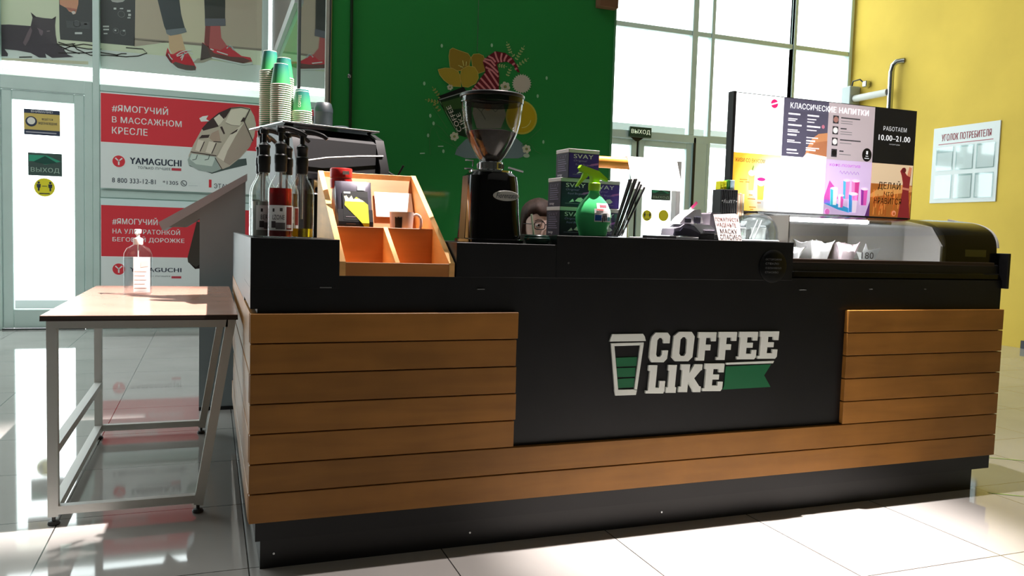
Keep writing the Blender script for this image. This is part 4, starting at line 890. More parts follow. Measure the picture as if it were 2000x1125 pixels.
m = MB(); m.lathe([(.033, 1.176), (.037, 1.178), (.0385, 1.205), (.036, 1.212), (.0385, 1.215), (.0385, 1.243), (.036, 1.247)], REDP, (xx, yy-.06, 0), 28); tl = m.build('lid', t)
m = MB(); m.box(xx+.0, xx+.022, yy-.06-.040, yy-.06-.0375, 1.224, 1.236, PAPER); sub(m.build('lid_label', t), tl)
m = MB(); m.box(-.07, .07, -.0012, 0, 0, .105, PAPER); m.xf(Matrix.Translation((.528, .488, 1.085))@Matrix.Rotation(-.51, 4, 'X'))
tag(m.build('price_card', loc=(.528, .488, 1.085)), 'blank white card leaning on the back of the display box above the mug', 'card')

# coffee grinder
gx, gy, gz = .80, .215, 1.005
t = thing('coffee_grinder', 'tall black coffee grinder with a clear bean hopper on the counter', 'grinder', (gx, gy, gz))
m = MB()
def rr(w_, d_, z_, r_, yo=0, seg=6):
    out = []
    for cx, cy, a0 in ((w_/2-r_, d_/2-r_, 0), (-w_/2+r_, d_/2-r_, PI/2), (-w_/2+r_, -d_/2+r_, PI), (w_/2-r_, -d_/2+r_, 1.5*PI)):
        for i in range(seg+1): a = a0+PI/2*i/seg; out.append(Vector((gx+cx+r_*math.cos(a), gy+yo+cy+r_*math.sin(a), gz+z_)))
    return out
m.loft([rr(.196, .22, .0, .03), rr(.196, .22, .010, .03), rr(.188, .20, .014, .04), rr(.182, .19, .10, .05), rr(.176, .18, .20, .055), rr(.172, .175, .228, .06), rr(.15, .155, .240, .06)], BLACKG); gbody = m.build('body', t)
for s_ in (-1, 1):
    m = MB(); m.loft([[Vector((gx+s_*(a+b), gy-.03+c, gz+z_)) for b, c in ((0, 0), (.008, .005), (.008, .07), (0, .07))] for a, z_ in ((.088, .005), (.084, .10), (.079, .228))], BLACKP); m.build('side_fin', t)
m = MB(); m.lathe([(.072, .238), (.076, .241), (.076, .247), (.046, .249), (.043, .252), (.043, .276), (.046, .278)], CHROME, (gx, gy, gz), 32)
for k in range(12): a = 2*PI*k/12; m.box(gx+.043*math.cos(a)-.004, gx+.043*math.cos(a)+.004, gy+.043*math.sin(a)-.004, gy+.043*math.sin(a)+.004, gz+.255, gz+.272, STEEL)
m.build('adjustment_collar', t)
for pts_, r_ in (([(gx-.07, gy-.02, gz+.258), (gx-.07, gy-.02, gz+.278), (gx-.098, gy-.02, gz+.279)], .003), ([(gx-.07, gy-.02, gz+.25), (gx-.10, gy-.02, gz+.25)], .003), ([(gx+.06, gy-.02, gz+.262), (gx+.115, gy-.02, gz+.25)], .004)): MB().tube(pts_, r_, STEEL, 8).build('lever', t)
hp = [(.034, .276), (.038, .281), (.052, .300), (.074, .338), (.090, .375), (.100, .415), (.105, .455), (.108, .50)]
HOP = pane('hopper_plastic', (.84, .83, .81), .035, .02)
m = MB(); m.lathe(hp+[(r-.0025, z) for r, z in hp[::-1]], HOP, (gx, gy, gz), 40, cap=False); hop = m.build('hopper', t)
BEAN = noisy(mat('coffee_beans', (30, 17, 12), rough=.7), 90, .6, bump=1.0)
m = MB(); bp_ = [(max(.001, r-.004), z) for r, z in hp if z < .378]; m.lathe([(0, .277)]+bp_+[(.088, .379), (.06, .386), (.03, .384), (0, .389)], BEAN, (gx, gy, gz), 36, cap=False); sub(m.build('coffee_beans', t), hop)
m = MB(); m.lathe([(.104, .476), (.109, .478), (.110, .500), (.106, .507), (.04, .512), (0, .513)], pane('smoke_lid', (.22, .2, .2), .08, .05), (gx, gy, gz), 40, cap=False); m.lathe([(.109, .495), (.1125, .497), (.1125, .505), (.108, .509)], BLACKP, (gx, gy, gz), 40, cap=False); sub(m.build('hopper_lid', t), hop)
m = MB(); F = XZ(gy-.0945); cz = gz+.160
m.lathe([(.047, 0), (.047, .003), (.044, .0045)], mat('badge_silver', (205, 205, 200), rough=.3), (gx+.028, gy-.09, cz), 36, sy=.30/.8*1.0, rot=Matrix.Rotation(PI/2, 3, 'X'))
m.text(F, 'Fiorenzato', gx+.028-.036, cz-.008, gx+.028+.038, cz+.009, INK, 1, .012, .3); sub(m.build('badge', t), gbody)

# take-away cup with straw beside the grinder
cx, cy = .928, .078
t = thing('takeaway_cup', 'dark green lidded take-away cup with a white straw right of the grinder', 'cup', (cx, cy, 1.005))
DG = mat('dark_green_lid', (20, 52, 44), rough=.3)
m = MB(); m.lathe([(.036, 0), (.039, .004), (.041, .012)], mat('cup_green', (16, 66, 48), rough=.4), (cx, cy, 1.005), 32); m.build('cup_wall', t)
m = MB(); m.lathe([(.043, .012), (.045, .014), (.045, .020), (.042, .022), (.041, .028), (.038, .031), (.02, .030), (0, .030)], DG, (cx, cy, 1.005), 32); m.build('lid', t)
MB().cyl((cx-.014, cy-.01, 1.02), (cx-.028, cy-.012, 1.105), .0035, mat('pale_straw', (206, 226, 196), rough=.4), 10).build('straw', t)

# tea boxes
def tea_box(label, x, y, z, rz, face):
    """purple printed tea carton; origin at its base centre"""
    t = thing('tea_box', label, 'box', (x, y, z), rz, 'tea boxes stacked on the counter')
    w, d, h = .128, .10, .106
    ca_ = MB().box(-w/2, w/2, -d/2, d/2, 0, h-.014, P((40, 36, 50), .7), .001).build('carton', t, local=True)
    MB().box(-w/2-.0008, w/2+.0008, -d/2-.0008, d/2+.0008, h-.014, h, mat('carton_lid_grey', (172, 170, 170), rough=.6, k=.7), .001).build('lid', t, local=True)
    m = MB(); F = Frame((0, -d/2, 0), (1, 0, 0), (0, 0, 1)); F2 = Frame((-w/2, 0, 0), (0, -1, 0), (0, 0, 1))
    m.rect(F, -w/2+.002, .002, w/2-.002, h-.016, P(face, .7), 1)
    m.text(F, 'SVAY', -w*.34, h-.034, w*.30, h-.019, P((214, 210, 224), .75), 2, .03)
    for i, (a, b) in enumerate(((-.34, .1), (-.28, .32))): m.text(F, ('Original', 'Royal Bergamot')[i], w*a, h-.048-i*.014, w*b, h-.039-i*.014, P((150, 130, 196), .7), 2, .0, .3)
    m.flat(F, [(-.005, .022), (.008, .034), (.022, .036), (.034, .026), (.022, .018)], P((228, 226, 232), .8), 3); m.flat(F, [(-.03, .016), (-.014, .03), (-.008, .02)], P((220, 218, 228), .8), 3)
    m.flat(F, [(.02, .046), (w/2-.003, .052), (w/2-.003, .060), (.03, .054)], P((150, 90, 160), .7), 3); m.rect(F, -w*.36, .012, w*.3, .0135, P((130, 124, 150), .7), 2)
    m.text(F2, 'SVAY', -.034, h-.034, .034, h-.021, P((96, 90, 108), .75), 1, .02)
    for i in range(6): m.rect(F2, -.034, .026+i*.008, .034-.006*(i % 3), .029+i*.008, P((104, 98, 122), .75), 1)
    m.text(F2, 'svay', -.034, .004, .002, .014, P((200, 198, 204), .75), 1, .02); sub(m.build('print', t, local=True), ca_)
    return t
RZ = .06
tea_box('dark tea box at the bottom of the stack behind the green spray bottle', 1.148, .315, 1.037, .10, (30, 32, 46))
tea_box('dark blue tea box in the middle of the stack', 1.152, .318, 1.1435, .08, (32, 34, 62))
tea_box('bright purple tea box topmost of the stack', 1.178, .312, 1.250, RZ, (58, 40, 118))
o = tea_box('purple tea box half hidden behind the spray bottle, right of the stack', 1.287, .345, 1.1435, .05, (70, 52, 130))
tea_box('dark tea box wholly behind the spray bottle, under the purple one', 1.29, .345, 1.037, .05, (40, 36, 70))

# green spray bottle
sx_, sy_ = 1.170, .145
t = thing('spray_bottle', 'bright green spray bottle with lime trigger and white label on the counter', 'spray bottle', (sx_, sy_, 1.0367))
GB = mat('green_clear_plastic', (96, 236, 146), rough=.06, trans=.3, ior=1.2); pr = [(.0, 0), (.046, 0), (.052, .003), (.056, .02), (.0665, .05), (.068, .072), (.064, .095), (.052, .118), (.036, .136), (.024, .148), (.020, .156), (.020, .166)]
m = MB(); m.lathe(pr, GB, (sx_, sy_, 1.0367), 36, sy=.62, cap=False); sbb = m.build('bottle_body', t)
m = MB(); m.lathe([(0, .006), (.044, .006), (.052, .02), (.062, .05), (.064, .058), (0, .058)], mat('green_liquid', (20, 150, 84), rough=.1, trans=.4, ior=1.33), (sx_, sy_, 1.0367), 30, sy=.60, cap=False); m.build('liquid', t)
LIMEP = mat('lime_plastic', (164, 222, 40), rough=.35)
m = MB(); m.lathe([(.020, .162), (.022, .165), (.022, .188), (.018, .191)], LIMEP, (sx_, sy_, 1.0367), 20); zt = 1.0367
m.prism([(sx_-.012, zt+.188), (sx_+.012, zt+.188), (sx_+.016, zt+.208), (sx_+.048, zt+.197), (sx_+.046, zt+.207), (sx_+.012, zt+.232), (sx_-.030, zt+.243), (sx_-.058, zt+.250), (sx_-.064, zt+.240), (sx_-.056, zt+.228), (sx_-.034, zt+.222), (sx_-.016, zt+.212)], 'y', sy_-.011, sy_+.011, LIMEP); m.build('spray_head', t)
m = MB(); m.prism([(sx_-.034, zt+.222), (sx_-.046, zt+.226), (sx_-.054, zt+.205), (sx_-.074, zt+.176), (sx_-.068, zt+.174), (sx_-.044, zt+.198), (sx_-.030, zt+.210)], 'y', sy_-.006, sy_+.006, LIMEP); m.build('trigger', t)
m = MB()
def onsp(u, z):      # point on the bottle's front, u in metres from the middle
    for (r0, z0), (r1, z1) in zip(pr[1:], pr[2:]):
        if z0 <= z <= z1: r = r0+(r1-r0)*(z-z0)/(z1-z0); break
    x = max(-r, min(r, u)); return Vector((sx_+x, sy_-.62*math.sqrt(max(0, r*r-x*x))-.0012, 1.0367+z))
def sp(u0, u1, z0, z1, mt_, dz=0, n=8, nz=3):
    for i in range(n):
        for j in range(nz):
            a, b = u0+(u1-u0)*i/n, u0+(u1-u0)*(i+1)/n; c, d = z0+(z1-z0)*j/nz, z0+(z1-z0)*(j+1)/nz
            m.add([onsp(a, c)-Vector((0, dz, 0)), onsp(b, c)-Vector((0, dz, 0)), onsp(b, d)-Vector((0, dz, 0)), onsp(a, d)-Vector((0, dz, 0))], [(0, 1, 2, 3)], mt_)
sp(-.016, .055, .052, .098, P((232, 228, 230), .85)); sp(-.006, .048, .098, .118, P((232, 228, 230), .85)); sp(-.014, .012, .056, .076, P((36, 84, 160), .8), .0006)
sp(.016, .036, .056, .080, P((150, 150, 160), .8), .0006, 4, 1); sp(.038, .052, .056, .070, P((60, 150, 160), .8), .0006, 4, 1); sp(.006, .036, .104, .112, P((206, 96, 110), .8), .0006, 4, 1); sp(-.008, .02, .092, .098, P((206, 120, 120), .8), .0006, 4, 1); sp(0, .04, .086, .088, P((190, 170, 176), .8), .0006, 4, 1)
for i in range(3): sp(.014+i*.008, .018+i*.008, .05+.004*i, .074, P((50, 46, 56), .8), .0009, 2, 2)
sub(m.build('label', t), sbb)

# black straws in a glass, behind the spray bottle
t = thing('straw_glass', 'small clear glass holding leaning black straws behind the spray bottle', 'glass', (1.315, .235, 1.0367))
MB().lathe([(0, 0), (.030, 0), (.034, .085), (.032, .085), (.028, .004), (0, .003)], GLASS, (1.315, .235, 1.0367), 24, cap=False).build('glass_cup', t)
BS = mat('black_straw', (38, 38, 40), rough=.3)
for k in range(7):
    u = (k-3)*.0072; MB().cyl((1.315+u*.9, .235+.006*(k % 2), 1.042), (1.392+u*1.5, .235+.006*(k % 2), 1.258-.8*abs(u)-u*.6), .0044, BS, 10).build('straw', t)
# white paper roll sheet on a wooden rod
t = thing('paper_holder', 'wooden rod on a white stand with a white sheet hanging from it', 'paper holder', (1.47, .33, 1.0367))
ROD = wood('varnished_rod', (214, 140, 62), .75, axis='x', rough=.3)
m = MB(); m.tube([(1.265, .33, 1.322), (1.268, .33, 1.322), (1.276, .33, 1.322), (1.60, .33, 1.322)], [.010, .018, .0225, .0225], ROD, 18); m.build('rod', t)
m = MB(); m.prism([(.318, 1.3475), (.262, 1.222), (.2612, 1.2225), (.3165, 1.349), (.345, 1.349), (.345, 1.3475)], 'x', 1.39, 1.61, PAPER); m.build('sheet', t)
m = MB(); m.box(1.612, 1.632, .31, .35, 1.0367, 1.345, WHITE, .003); m.box(1.58, 1.65, .29, .40, 1.0367, 1.046, WHITE, .003); m.build('stand', t)

# payment devices and notes
WP = mat('terminal_white', (232, 230, 234), rough=.35); GP = mat('terminal_grey', (120, 116, 128), rough=.4); NVY = mat('terminal_dark', (46, 44, 60), rough=.35)
t = thing('payment_terminal', 'white and grey card payment terminal lying on the counter', 'payment terminal', (1.585, .22, 1.0367))
m = MB(); yy0, yy1 = .17, .26
m.prism([(1.518, 1.050), (1.636, 1.050), (1.632, 1.072), (1.600, 1.088), (1.566, 1.094), (1.548, 1.082), (1.522, 1.076)], 'y', yy0, yy1, GP); m.build('body', t)
m = MB(); m.prism([(1.520, 1.048), (1.64, 1.048), (1.628, 1.062), (1.592, 1.076), (1.556, 1.080), (1.545, 1.068), (1.522, 1.066)], 'y', yy0-.004, yy0, NVY); m.build('side_cover', t)
m = MB(); m.prism([(1.548, 1.094), (1.57, 1.120), (1.612, 1.150), (1.640, 1.152), (1.655, 1.10), (1.600, 1.096)], 'y', yy0+.01, yy1-.01, WP); m.prism([(1.638, 1.062), (1.700, 1.062), (1.700, 1.078), (1.676, 1.094), (1.60, 1.096)], 'y', yy0-.002, yy1-.01, WP); m.build('keypad_top', t)
m = MB(); m.box(1.572, 1.598, yy0+.004, yy0+.012, 1.100, 1.118, NVY, .002); m.box(1.612, 1.64, yy0+.004, yy0+.012, 1.098, 1.124, NVY, .002); m.build('keys', t)
m = MB(); m.box(1.648, 1.698, yy0-.006, yy0, 1.064, 1.074, GP, .001); m.build('slot', t)
MB().box(1.52, 1.63, .165, .27, 1.0367, 1.0475, WP, .003).build('base_plate', t); MB().box(1.632, 1.70, .166, .25, 1.0367, 1.0615, BLACKP, .002).build('printer_base', t)
m = MB(); m.prism([(1.575, 1.10), (1.655, 1.185), (1.664, 1.178), (1.585, 1.096)], 'y', .235, .2362, PAPER); m.add([(1.632, .2345, 1.162), (1.655, .2345, 1.186), (1.663, .2345, 1.178), (1.64, .2345, 1.155)], [(0, 1, 2, 3)], P((200, 70, 120), .8)); m.build('receipt', t)
t = thing('receipt_printer', 'small black receipt printer with dark grey top beside the handwritten note', 'printer', (1.705, .23, 1.0367))
MB().box(1.704, 1.76, .20, .31, 1.0367, 1.062, BLACKP, .003).build('body', t)
m = MB(); m.prism([(1.704, 1.062), (1.706, 1.138), (1.712, 1.143), (1.752, 1.144), (1.757, 1.062)], 'y', .21, .30, mat('printer_grey', (98, 92, 100), rough=.4)); m.build('paper_cover', t)
t = thing('handwritten_note', 'white card with a handwritten request to wear a mask', 'note', (1.69, .05, 1.0367))
ny = .05; na, nb = 1.632, 1.740
m = MB(); m.prism([(na+.006, 1.0372), (nb, 1.0372), (nb+.002, 1.138), (nb-.012, 1.144), (na, 1.137)], 'y', ny, ny+.0015, mat('note_card', (240, 224, 220), rough=.6, k=.9)); m.prism([(ny+.0015, 1.132), (ny+.004, 1.085), (ny+.0055, 1.085), (ny+.003, 1.134)], 'x', na+.012, nb-.006, PAPER); TILT = Matrix.Translation((0, ny, 1.0372))@Matrix.Rotation(-.33, 4, 'X')@Matrix.Translation((0, -ny, -1.0372)); m.xf(TILT, 0); m.build('card', t)
F = XZ(ny); m = MB(); HW = P((84, 26, 30), .8); HK = P((44, 20, 24), .8)
for s_, a0, b0, a1, b1, mt_ in (('ПОЖАЛУЙСТА', .004, 1.111, .106, 1.131, HW), ('НАДЕНЬТЕ', .008, 1.087, .092, 1.106, HW), ('МАСКУ', .018, 1.064, .092, 1.082, HK), ('СПАСИБО', .014, 1.041, .106, 1.060, HK)): m.text(F, s_, na+a0, b0, na+a1, b1, mt_, 1, .02)
m.xf(TILT); m.build('handwriting', t)
t = thing('paper_tray', 'thin white coin tray on the counter left of the terminal', 'tray', (1.43, .17, 1.0367))
m = MB(); m.box(1.36, 1.50, .12, .22, 1.0367, 1.0400, WP, .001); m.box(1.36, 1.50, .118, .122, 1.0367, 1.047, mat('tray_rim', (96, 94, 100), rough=.4)); m.build('tray', t)
t = thing('sugar_box', 'black ribbed box holding yellow and blue sachets behind the note', 'box', (1.85, .32, 1.0367))
m = MB(); m.box(1.813, 1.895, .30, .36, 1.0367, 1.243, BLACKP, .002)
for i in range(9): m.box(1.815+i*.0088, 1.819+i*.0088, .298, .3005, 1.04, 1.241, mat('rib_black', (26, 26, 30), rough=.5))
m.build('holder', t); m = MB(); m.text(XZ(.297), '•fuлт•', 1.815, 1.188, 1.89, 1.204, P((180, 178, 176), .8), 1, 0, .2); m.build('lettering', t)
for x, c in ((1.822, (236, 226, 40)), (1.838, (226, 222, 30)), (1.857, (60, 120, 60)), (1.866, (180, 214, 226)), (1.877, (206, 224, 232))): MB().box(x-.006, x+.008, .312, .345, 1.18, 1.276+(x > 1.85)*.006, P(c, .85), .001).build('sachet', t)
t = thing('stirrer_holder', 'dark holder full of upright wooden stirrers beside the clear dome', 'stirrers', (1.925, .35, 1.0367))
m = MB(); m.box(1.893, 1.957, .325, .385, 1.0367, 1.12, BLACKP, .002); m.build('holder', t)
SW = [wood('stirrer_birch', (224, 178, 140), .85, axis='z'), wood('stirrer_birch_pale', (238, 210, 186), .85, axis='z')]
for i in range(12):
    x = 1.899+(i % 6)*.0102; y = .338+(i//6)*.02; MB().box(x-.0044, x+.0044, y, y+.0018, 1.04, 1.232+random.uniform(-.008, .008), SW[i % 2], .0005).build('stirrer', t)

# clear dome with things under it
dx_, dy_ = 1.856, .135
t = thing('cake_dome', 'clear plastic dome over small white packets at the end of the counter', 'dome', (dx_, dy_, 1.0367))
dc = (dx_, dy_, 1.0372); DOME = pane('dome_plastic', (.90, .94, .95), .14, .02)
m = MB(); dp = [(.090, .007), (.0905, .018), (.090, .034), (.085, .058), (.073, .080), (.054, .097), (.03, .106), (.0, .109)]; m.lathe(dp+[(max(0, r-.0025), z-.0025) for r, z in dp[::-1][1:-1]]+[(.0875, .007)], DOME, dc, 44, cap=False); m.lathe([(.091, .007), (.094, .008), (.094, .012), (.0905, .013)], DOME, dc, 44, cap=False); m.build('dome', t)
MB().lathe([(.0, -.0003), (.093, -.0003), (.095, .003), (.091, .006), (.0, .004)], mat('dome_tray', (226, 228, 228), rough=.3), dc, 44, cap=False).build('tray', t)
t = thing('paper_cup', 'small white cup under the clear dome', 'cup', (dx_+.005, dy_-.02, 1.042))
MB().lathe([(0, 0), (.022, 0), (.029, .046), (.027, .046), (.021, .004), (0, .003)], SHEET, (dx_+.005, dy_-.02, 1.0440), 24, cap=False).build('cup_wall', t)
for i, (x, y, r_, hh) in enumerate(((-.055, .0, .2, .045), (-.03, .045, -.4, .06), (.055, .02, .5, .055))):
    m = MB(); m.box(-.016, .016, -.008, .008, 0, hh, (PAPER, GP, mat('packet_pale', (206, 214, 216), rough=.3))[i], .003); o = m.build('sugar_packet', local=True); o.location = (dx_+x, dy_+y, 1.0440); o.rotation_euler = (0, 0, r_)
    tag(o, ('white sugar packet at the left under the clear dome', 'grey sugar packet behind the white one under the dome', 'pale packet right of the cup under the dome')[i], 'packet', 'packets under the dome')
for i, (a, b) in enumerate((((dx_-.055, dy_-.05, 1.046), (dx_-.012, dy_-.035, 1.118)), ((dx_-.04, dy_-.055, 1.046), (dx_+.004, dy_-.04, 1.118)))):
    o = MB().cyl(a, b, .003, WHITE, 10).build('white_straw', loc=a); tag(o, ('left one of two white straws leaning under the clear dome', 'right one of two white straws leaning under the clear dome')[i], 'straw', 'straws under the dome')

# espresso machine on the left return with cups on it
MA = .30; mo = Vector((.33, 1.07, .8935)); MM = Matrix.Translation(mo)@Matrix.Rotation(MA, 4, 'Z')
t = thing('espresso_machine', 'black espresso machine with a pale stripe behind the display box', 'coffee machine', tuple(mo), MA)
hw, hd = .185, .20
m = MB(); m.box(-hw+.03, hw-.03, -hd+.05, hd-.02, 0, .06, STEEL, .004); m.build('drip_base', t, local=True)
m = MB(); m.prism([(-hd+.16, .06), (hd, .06), (hd, .53), (-hd+.09, .545), (-hd+.02, .50), (-hd-.0, .36), (-hd+.02, .34), (-hd+.16, .34)], 'x', -hw+.02, hw-.02, BLACKP); m.build('body', t, local=True)
for s_ in (-1, 1):
    m = MB(); m.prism([(-hd-.01, .02), (hd+.005, .02), (hd+.005, .52), (hd-.03, .55), (-hd+.11, .552), (-hd+.03, .52), (-hd-.02, .40), (-hd-.02, .32)], 'x', s_*hw-.02, s_*hw+.02, BLACKP); m.build('side_panel', t, local=True)
m = MB(); m.tube([(-hw+.02, -hd-.004, .405), (-.07, -hd-.010, .425), (.07, -hd-.008, .442), (hw, -hd-.004, .452)], .0035, mat('pale_stripe', (205, 205, 205), rough=.3), 8); m.build('stripe', t, local=True)
m = MB(); m.box(-hw-.055, hw, -hd+.03, hd, .552, .558, STEEL, .001); m.build('cup_tray', t, local=True)
for x in (-.085, .085):
    m = MB(); m.lathe([(.032, .28), (.036, .285), (.036, .345)], CHROME, (x, -hd+.08, 0), 20); m.tube([(x, -hd+.06, .30), (x, -hd-.04, .295), (x, -hd-.14, .285)], [.01, .013, .014], BLACKP, 10); m.build('group_head', t, local=True)
m = MB(); m.tube([(hw+.03, -hd+.04, .40), (hw+.07, -hd, .37), (hw+.09, -hd-.02, .42)], .005, BLACKP, 8); m.build('steam_wand', t, local=True)
ZC = .893+.5585
CUPG = mat('cup_print_green', (24, 96, 66), rough=.4, k=.8); n_, l_, b_ = N(CUPG)
tc = n_.new('ShaderNodeTexCoord'); spx_ = n_.new('ShaderNodeSeparateXYZ'); l_.new(tc.outputs['Object'], spx_.inputs[0]); cr = n_.new('ShaderNodeValToRGB')
mr_ = n_.new('ShaderNodeMapRange'); mr_.inputs['From Min'].default_value = 0; mr_.inputs['From Max'].default_value = .085; l_.new(spx_.outputs[2], mr_.inputs[0]); l_.new(mr_.outputs[0], cr.inputs[0])
cr.color_ramp.elements[0].color = (*lin((60, 160, 84)), 1); cr.color_ramp.elements[1].color = (*lin((22, 92, 92)), 1); l_.new(cr.outputs[0], b_.inputs['Base Color'])
RIM = mat('cup_rim_paper', (226, 222, 206), rough=.6, k=.9)
def cup_thing(label, group, x, y, z, s, printed):
    c = thing('paper_cup', label, 'cup', (x, y, z), 0, group); c.scale = (s, s, s)
    MB().lathe([(.0395, .003), (.0278, .0845), (.0274, .0845), (.0391, .003)], CUPG, seg=28, cap=False).build('cup_wall', c, local=True)
    MB().lathe([(.0268, .081), (0, .081)], RIM, seg=28, cap=False).lathe([(.0270, .0830), (.0274, .085), (.0268, .086), (.0262, .0845)], RIM, seg=28, cap=False).build('cup_bottom', c, local=True)
    MB().lathe([(.0393, .0), (.0410, .0008), (.0414, .0028), (.0404, .0046), (.0397, .0038)], RIM, seg=28, cap=False).build('rim', c, local=True)
    if printed:
        m = MB(); tv, tf = text_geo('COFFEE', .02)
        def oc(a, h): r = .0395-.0117*(h-.003)/.0815+.0004; th = -PI/2-.35+a/r; return Vector((r*math.cos(th), r*math.sin(th), h))
        m.add([oc(.004-b*.011, .018+a*.05) for a, b in tv], tf, RIM); m.build('lettering', c, local=True)
    return c
base_top = cup_thing('topmost green paper cup of the front tall stack on the espresso machine', 'paper cup stacks', .150, 1.02, ZC, 1, False)
prn = cup_thing('topmost green paper cup of the short stack, with white lettering', 'paper cup stacks', .236, 1.05, ZC, 1, True)
def stack(x, y, n, dz, proto, top_label, nest_label, grp, first):
    for k in range(n):
        z = ZC+k*dz; lab = top_label if k == n-1 else nest_label
        if k == n-1 and first: proto.location = (x, y, z); proto['label'] = lab; proto['group'] = grp
        else: dup(base_top, (x, y, z), 0, lab, grp)
DZ = .0084
stack(.152, .955, 19, DZ, base_top, 'topmost green paper cup of the front tall stack on the espresso machine', 'nested paper cup showing only its pale rim in the front tall stack', 'front tall stack of paper cups', True)
stack(.170, 1.045, 24, DZ, base_top, 'topmost green paper cup of the second tallest stack, right of the tallest', 'nested paper cup showing only its pale rim in the second tallest stack', 'second tallest stack of paper cups', False)
stack(.118, 1.10, 28, DZ, base_top, 'topmost green paper cup of the tallest stack, farthest left', 'nested paper cup showing only its pale rim in the tallest stack', 'tallest stack of paper cups', False)
stack(.242, 1.01, 8, DZ, prn, 'topmost green paper cup of the short stack, with white lettering', 'nested paper cup showing only its pale rim in the short lettered stack', 'short stack of paper cups', True)
stack(.252, 1.115, 11, DZ, base_top, 'topmost green paper cup behind the short lettered stack', 'nested paper cup in the stack behind the short lettered one', 'rear short stack of paper cups', False)
t = thing('tumbler', 'dark teal tumbler standing right of the paper cups on the espresso machine', 'tumbler', (.345, 1.14, ZC))
TL = mat('tumbler_teal', (10, 26, 32), rough=.5)
MB().lathe([(0, 0), (.038, 0), (.040, .003), (.040, .082), (.041, .084)], TL, (.345, 1.14, ZC), 30).build('tumbler_body', t)
MB().lathe([(.041, .084), (.041, .098), (.037, .110), (.034, .122), (.030, .126), (0, .126)], mat('tumbler_lid', (9, 22, 28), rough=.5), (.345, 1.14, ZC), 30).build('lid', t)
for i, (x, y) in enumerate(((.425, 1.17), (.485, 1.20))):
    t = thing('cup_lid_stack', ('low stack of dark cup lids next to the teal tumbler', 'low stack of dark cup lids at the right end of the espresso machine')[i], 'lids', (x, y, ZC), 0, 'lid stacks on the machine')
    m = MB()
    for k in range(3-i): m.lathe([(.033, k*.012), (.036, k*.012+.001), (.036, k*.012+.008), (.030, k*.012+.011)], TL, (x, y, ZC), 26)
    m.build('lids', t)

# mural printed on the green wall
MYL = GY; F = XZ(GY-.0005); mu = lambda p: zp(.2133, 820, 80, p); MK = .5
m = MB(); YE = P((150, 132, 44), MK); YE2 = P((128, 108, 36), MK); YEL_ = P((176, 160, 84), MK)
def pet(p, mt_=YE, l_=1, outline=True):
    m.ppx(MYL, F, mu(p), mt_, l_)
    if outline: m.spx(MYL, F, mu(p+[p[0]]), .0028, YEL_, l_+1)
pet([(265, 140), (275, 80), (300, 65), (350, 85), (440, 115), (465, 150), (450, 240), (400, 270), (330, 275), (275, 240)], YE2)
pet([(470, 150), (490, 122), (540, 118), (580, 135), (600, 200), (590, 280), (530, 300), (480, 230)], YE2, 2)
pet([(165, 262), (230, 248), (300, 252), (350, 280), (370, 330), (375, 420), (290, 415), (220, 360), (180, 310)], YE, 3)
pet([(365, 330), (380, 260), (440, 230), (500, 240), (530, 290), (535, 340), (510, 390), (440, 425), (390, 420)], YE, 4)
for st in ([(390, 180), (400, 230)], [(425, 190), (420, 230)], [(350, 225), (390, 240)], [(365, 235), (395, 245)]): m.spx(MYL, F, mu(st), .004, P((190, 180, 110), MK), 6)
HR = P((92, 20, 32), MK); HP = P((180, 116, 120), MK)
m.ppx(MYL, F, mu([(470, 455), (540, 360), (600, 280), (575, 190), (620, 140), (690, 95), (780, 110), (850, 160), (890, 230), (915, 290), (890, 285), (860, 230), (800, 190), (730, 200), (705, 215), (725, 300), (722, 450), (600, 452)]), HR, 3)
for st in ([(478, 440), (510, 452)], [(500, 410), (545, 450)], [(530, 380), (600, 450)], [(555, 340), (650, 445)], [(590, 300), (690, 440)], [(625, 265), (720, 410)], [(600, 240), (660, 270), (718, 330)], [(580, 180), (640, 215), (715, 290)], [(590, 165), (650, 180), (690, 230)], [(625, 140), (665, 160), (692, 195)], [(685, 98), (700, 150), (720, 195)], [(750, 112), (740, 160), (745, 195)], [(795, 128), (775, 165), (770, 190)], [(840, 160), (812, 180), (805, 195)], [(868, 205), (845, 220)], [(890, 250), (868, 262)]): m.spx(MYL, F, mu(st), .011, HP, 4)
def leafspray(base, tip, n_, mt_):
    (a, b), (c, d) = base, tip; m.spx(MYL, F, mu([base, tip]), .0015, mt_, 2); L_ = math.hypot(c-a, d-b); ux, uy = (c-a)/L_, (d-b)/L_
    for i in range(n_+1):
        q = i/max(1, n_); px_, py_ = a+(c-a)*q, b+(d-b)*q
        for s_ in ((-1, 1) if i < n_ else (0,)):
            ex, ey = px_+(ux*14-uy*s_*18), py_+(uy*14+ux*s_*18); wx, wy = (ey-py_)*.3, -(ex-px_)*.3; mx_, my_ = (px_+ex)/2, (py_+ey)/2
            m.ppx(MYL, F, mu([(px_, py_), (mx_+wx, my_+wy), (ex, ey), (mx_-wx, my_-wy)]), mt_, 3)
LF = P((150, 164, 110), MK)
for a, b, n_ in (((830, 110), (798, 20), 4), ((880, 170), (950, 55), 5), ((890, 230), (985, 165), 4), ((860, 140), (845, 120), 1), ((720, 225), (785, 235), 3), ((800, 320), (830, 250), 3), ((185, 520), (120, 430), 4), ((170, 560), (60, 540), 4), ((180, 640), (120, 560), 3)): leafspray(a, b, n_, LF if a[0] > 300 else P((140, 140, 76), MK))
for k in range(2): pass
pts = []
for i in range(48): a = 2*PI*i/48; r_ = 92 if i % 2 else 76; pts.append((932+r_*math.cos(a), 392+r_*math.sin(a)))
m.ppx(MYL, F, mu(pts), P((176, 172, 160), MK), 3)
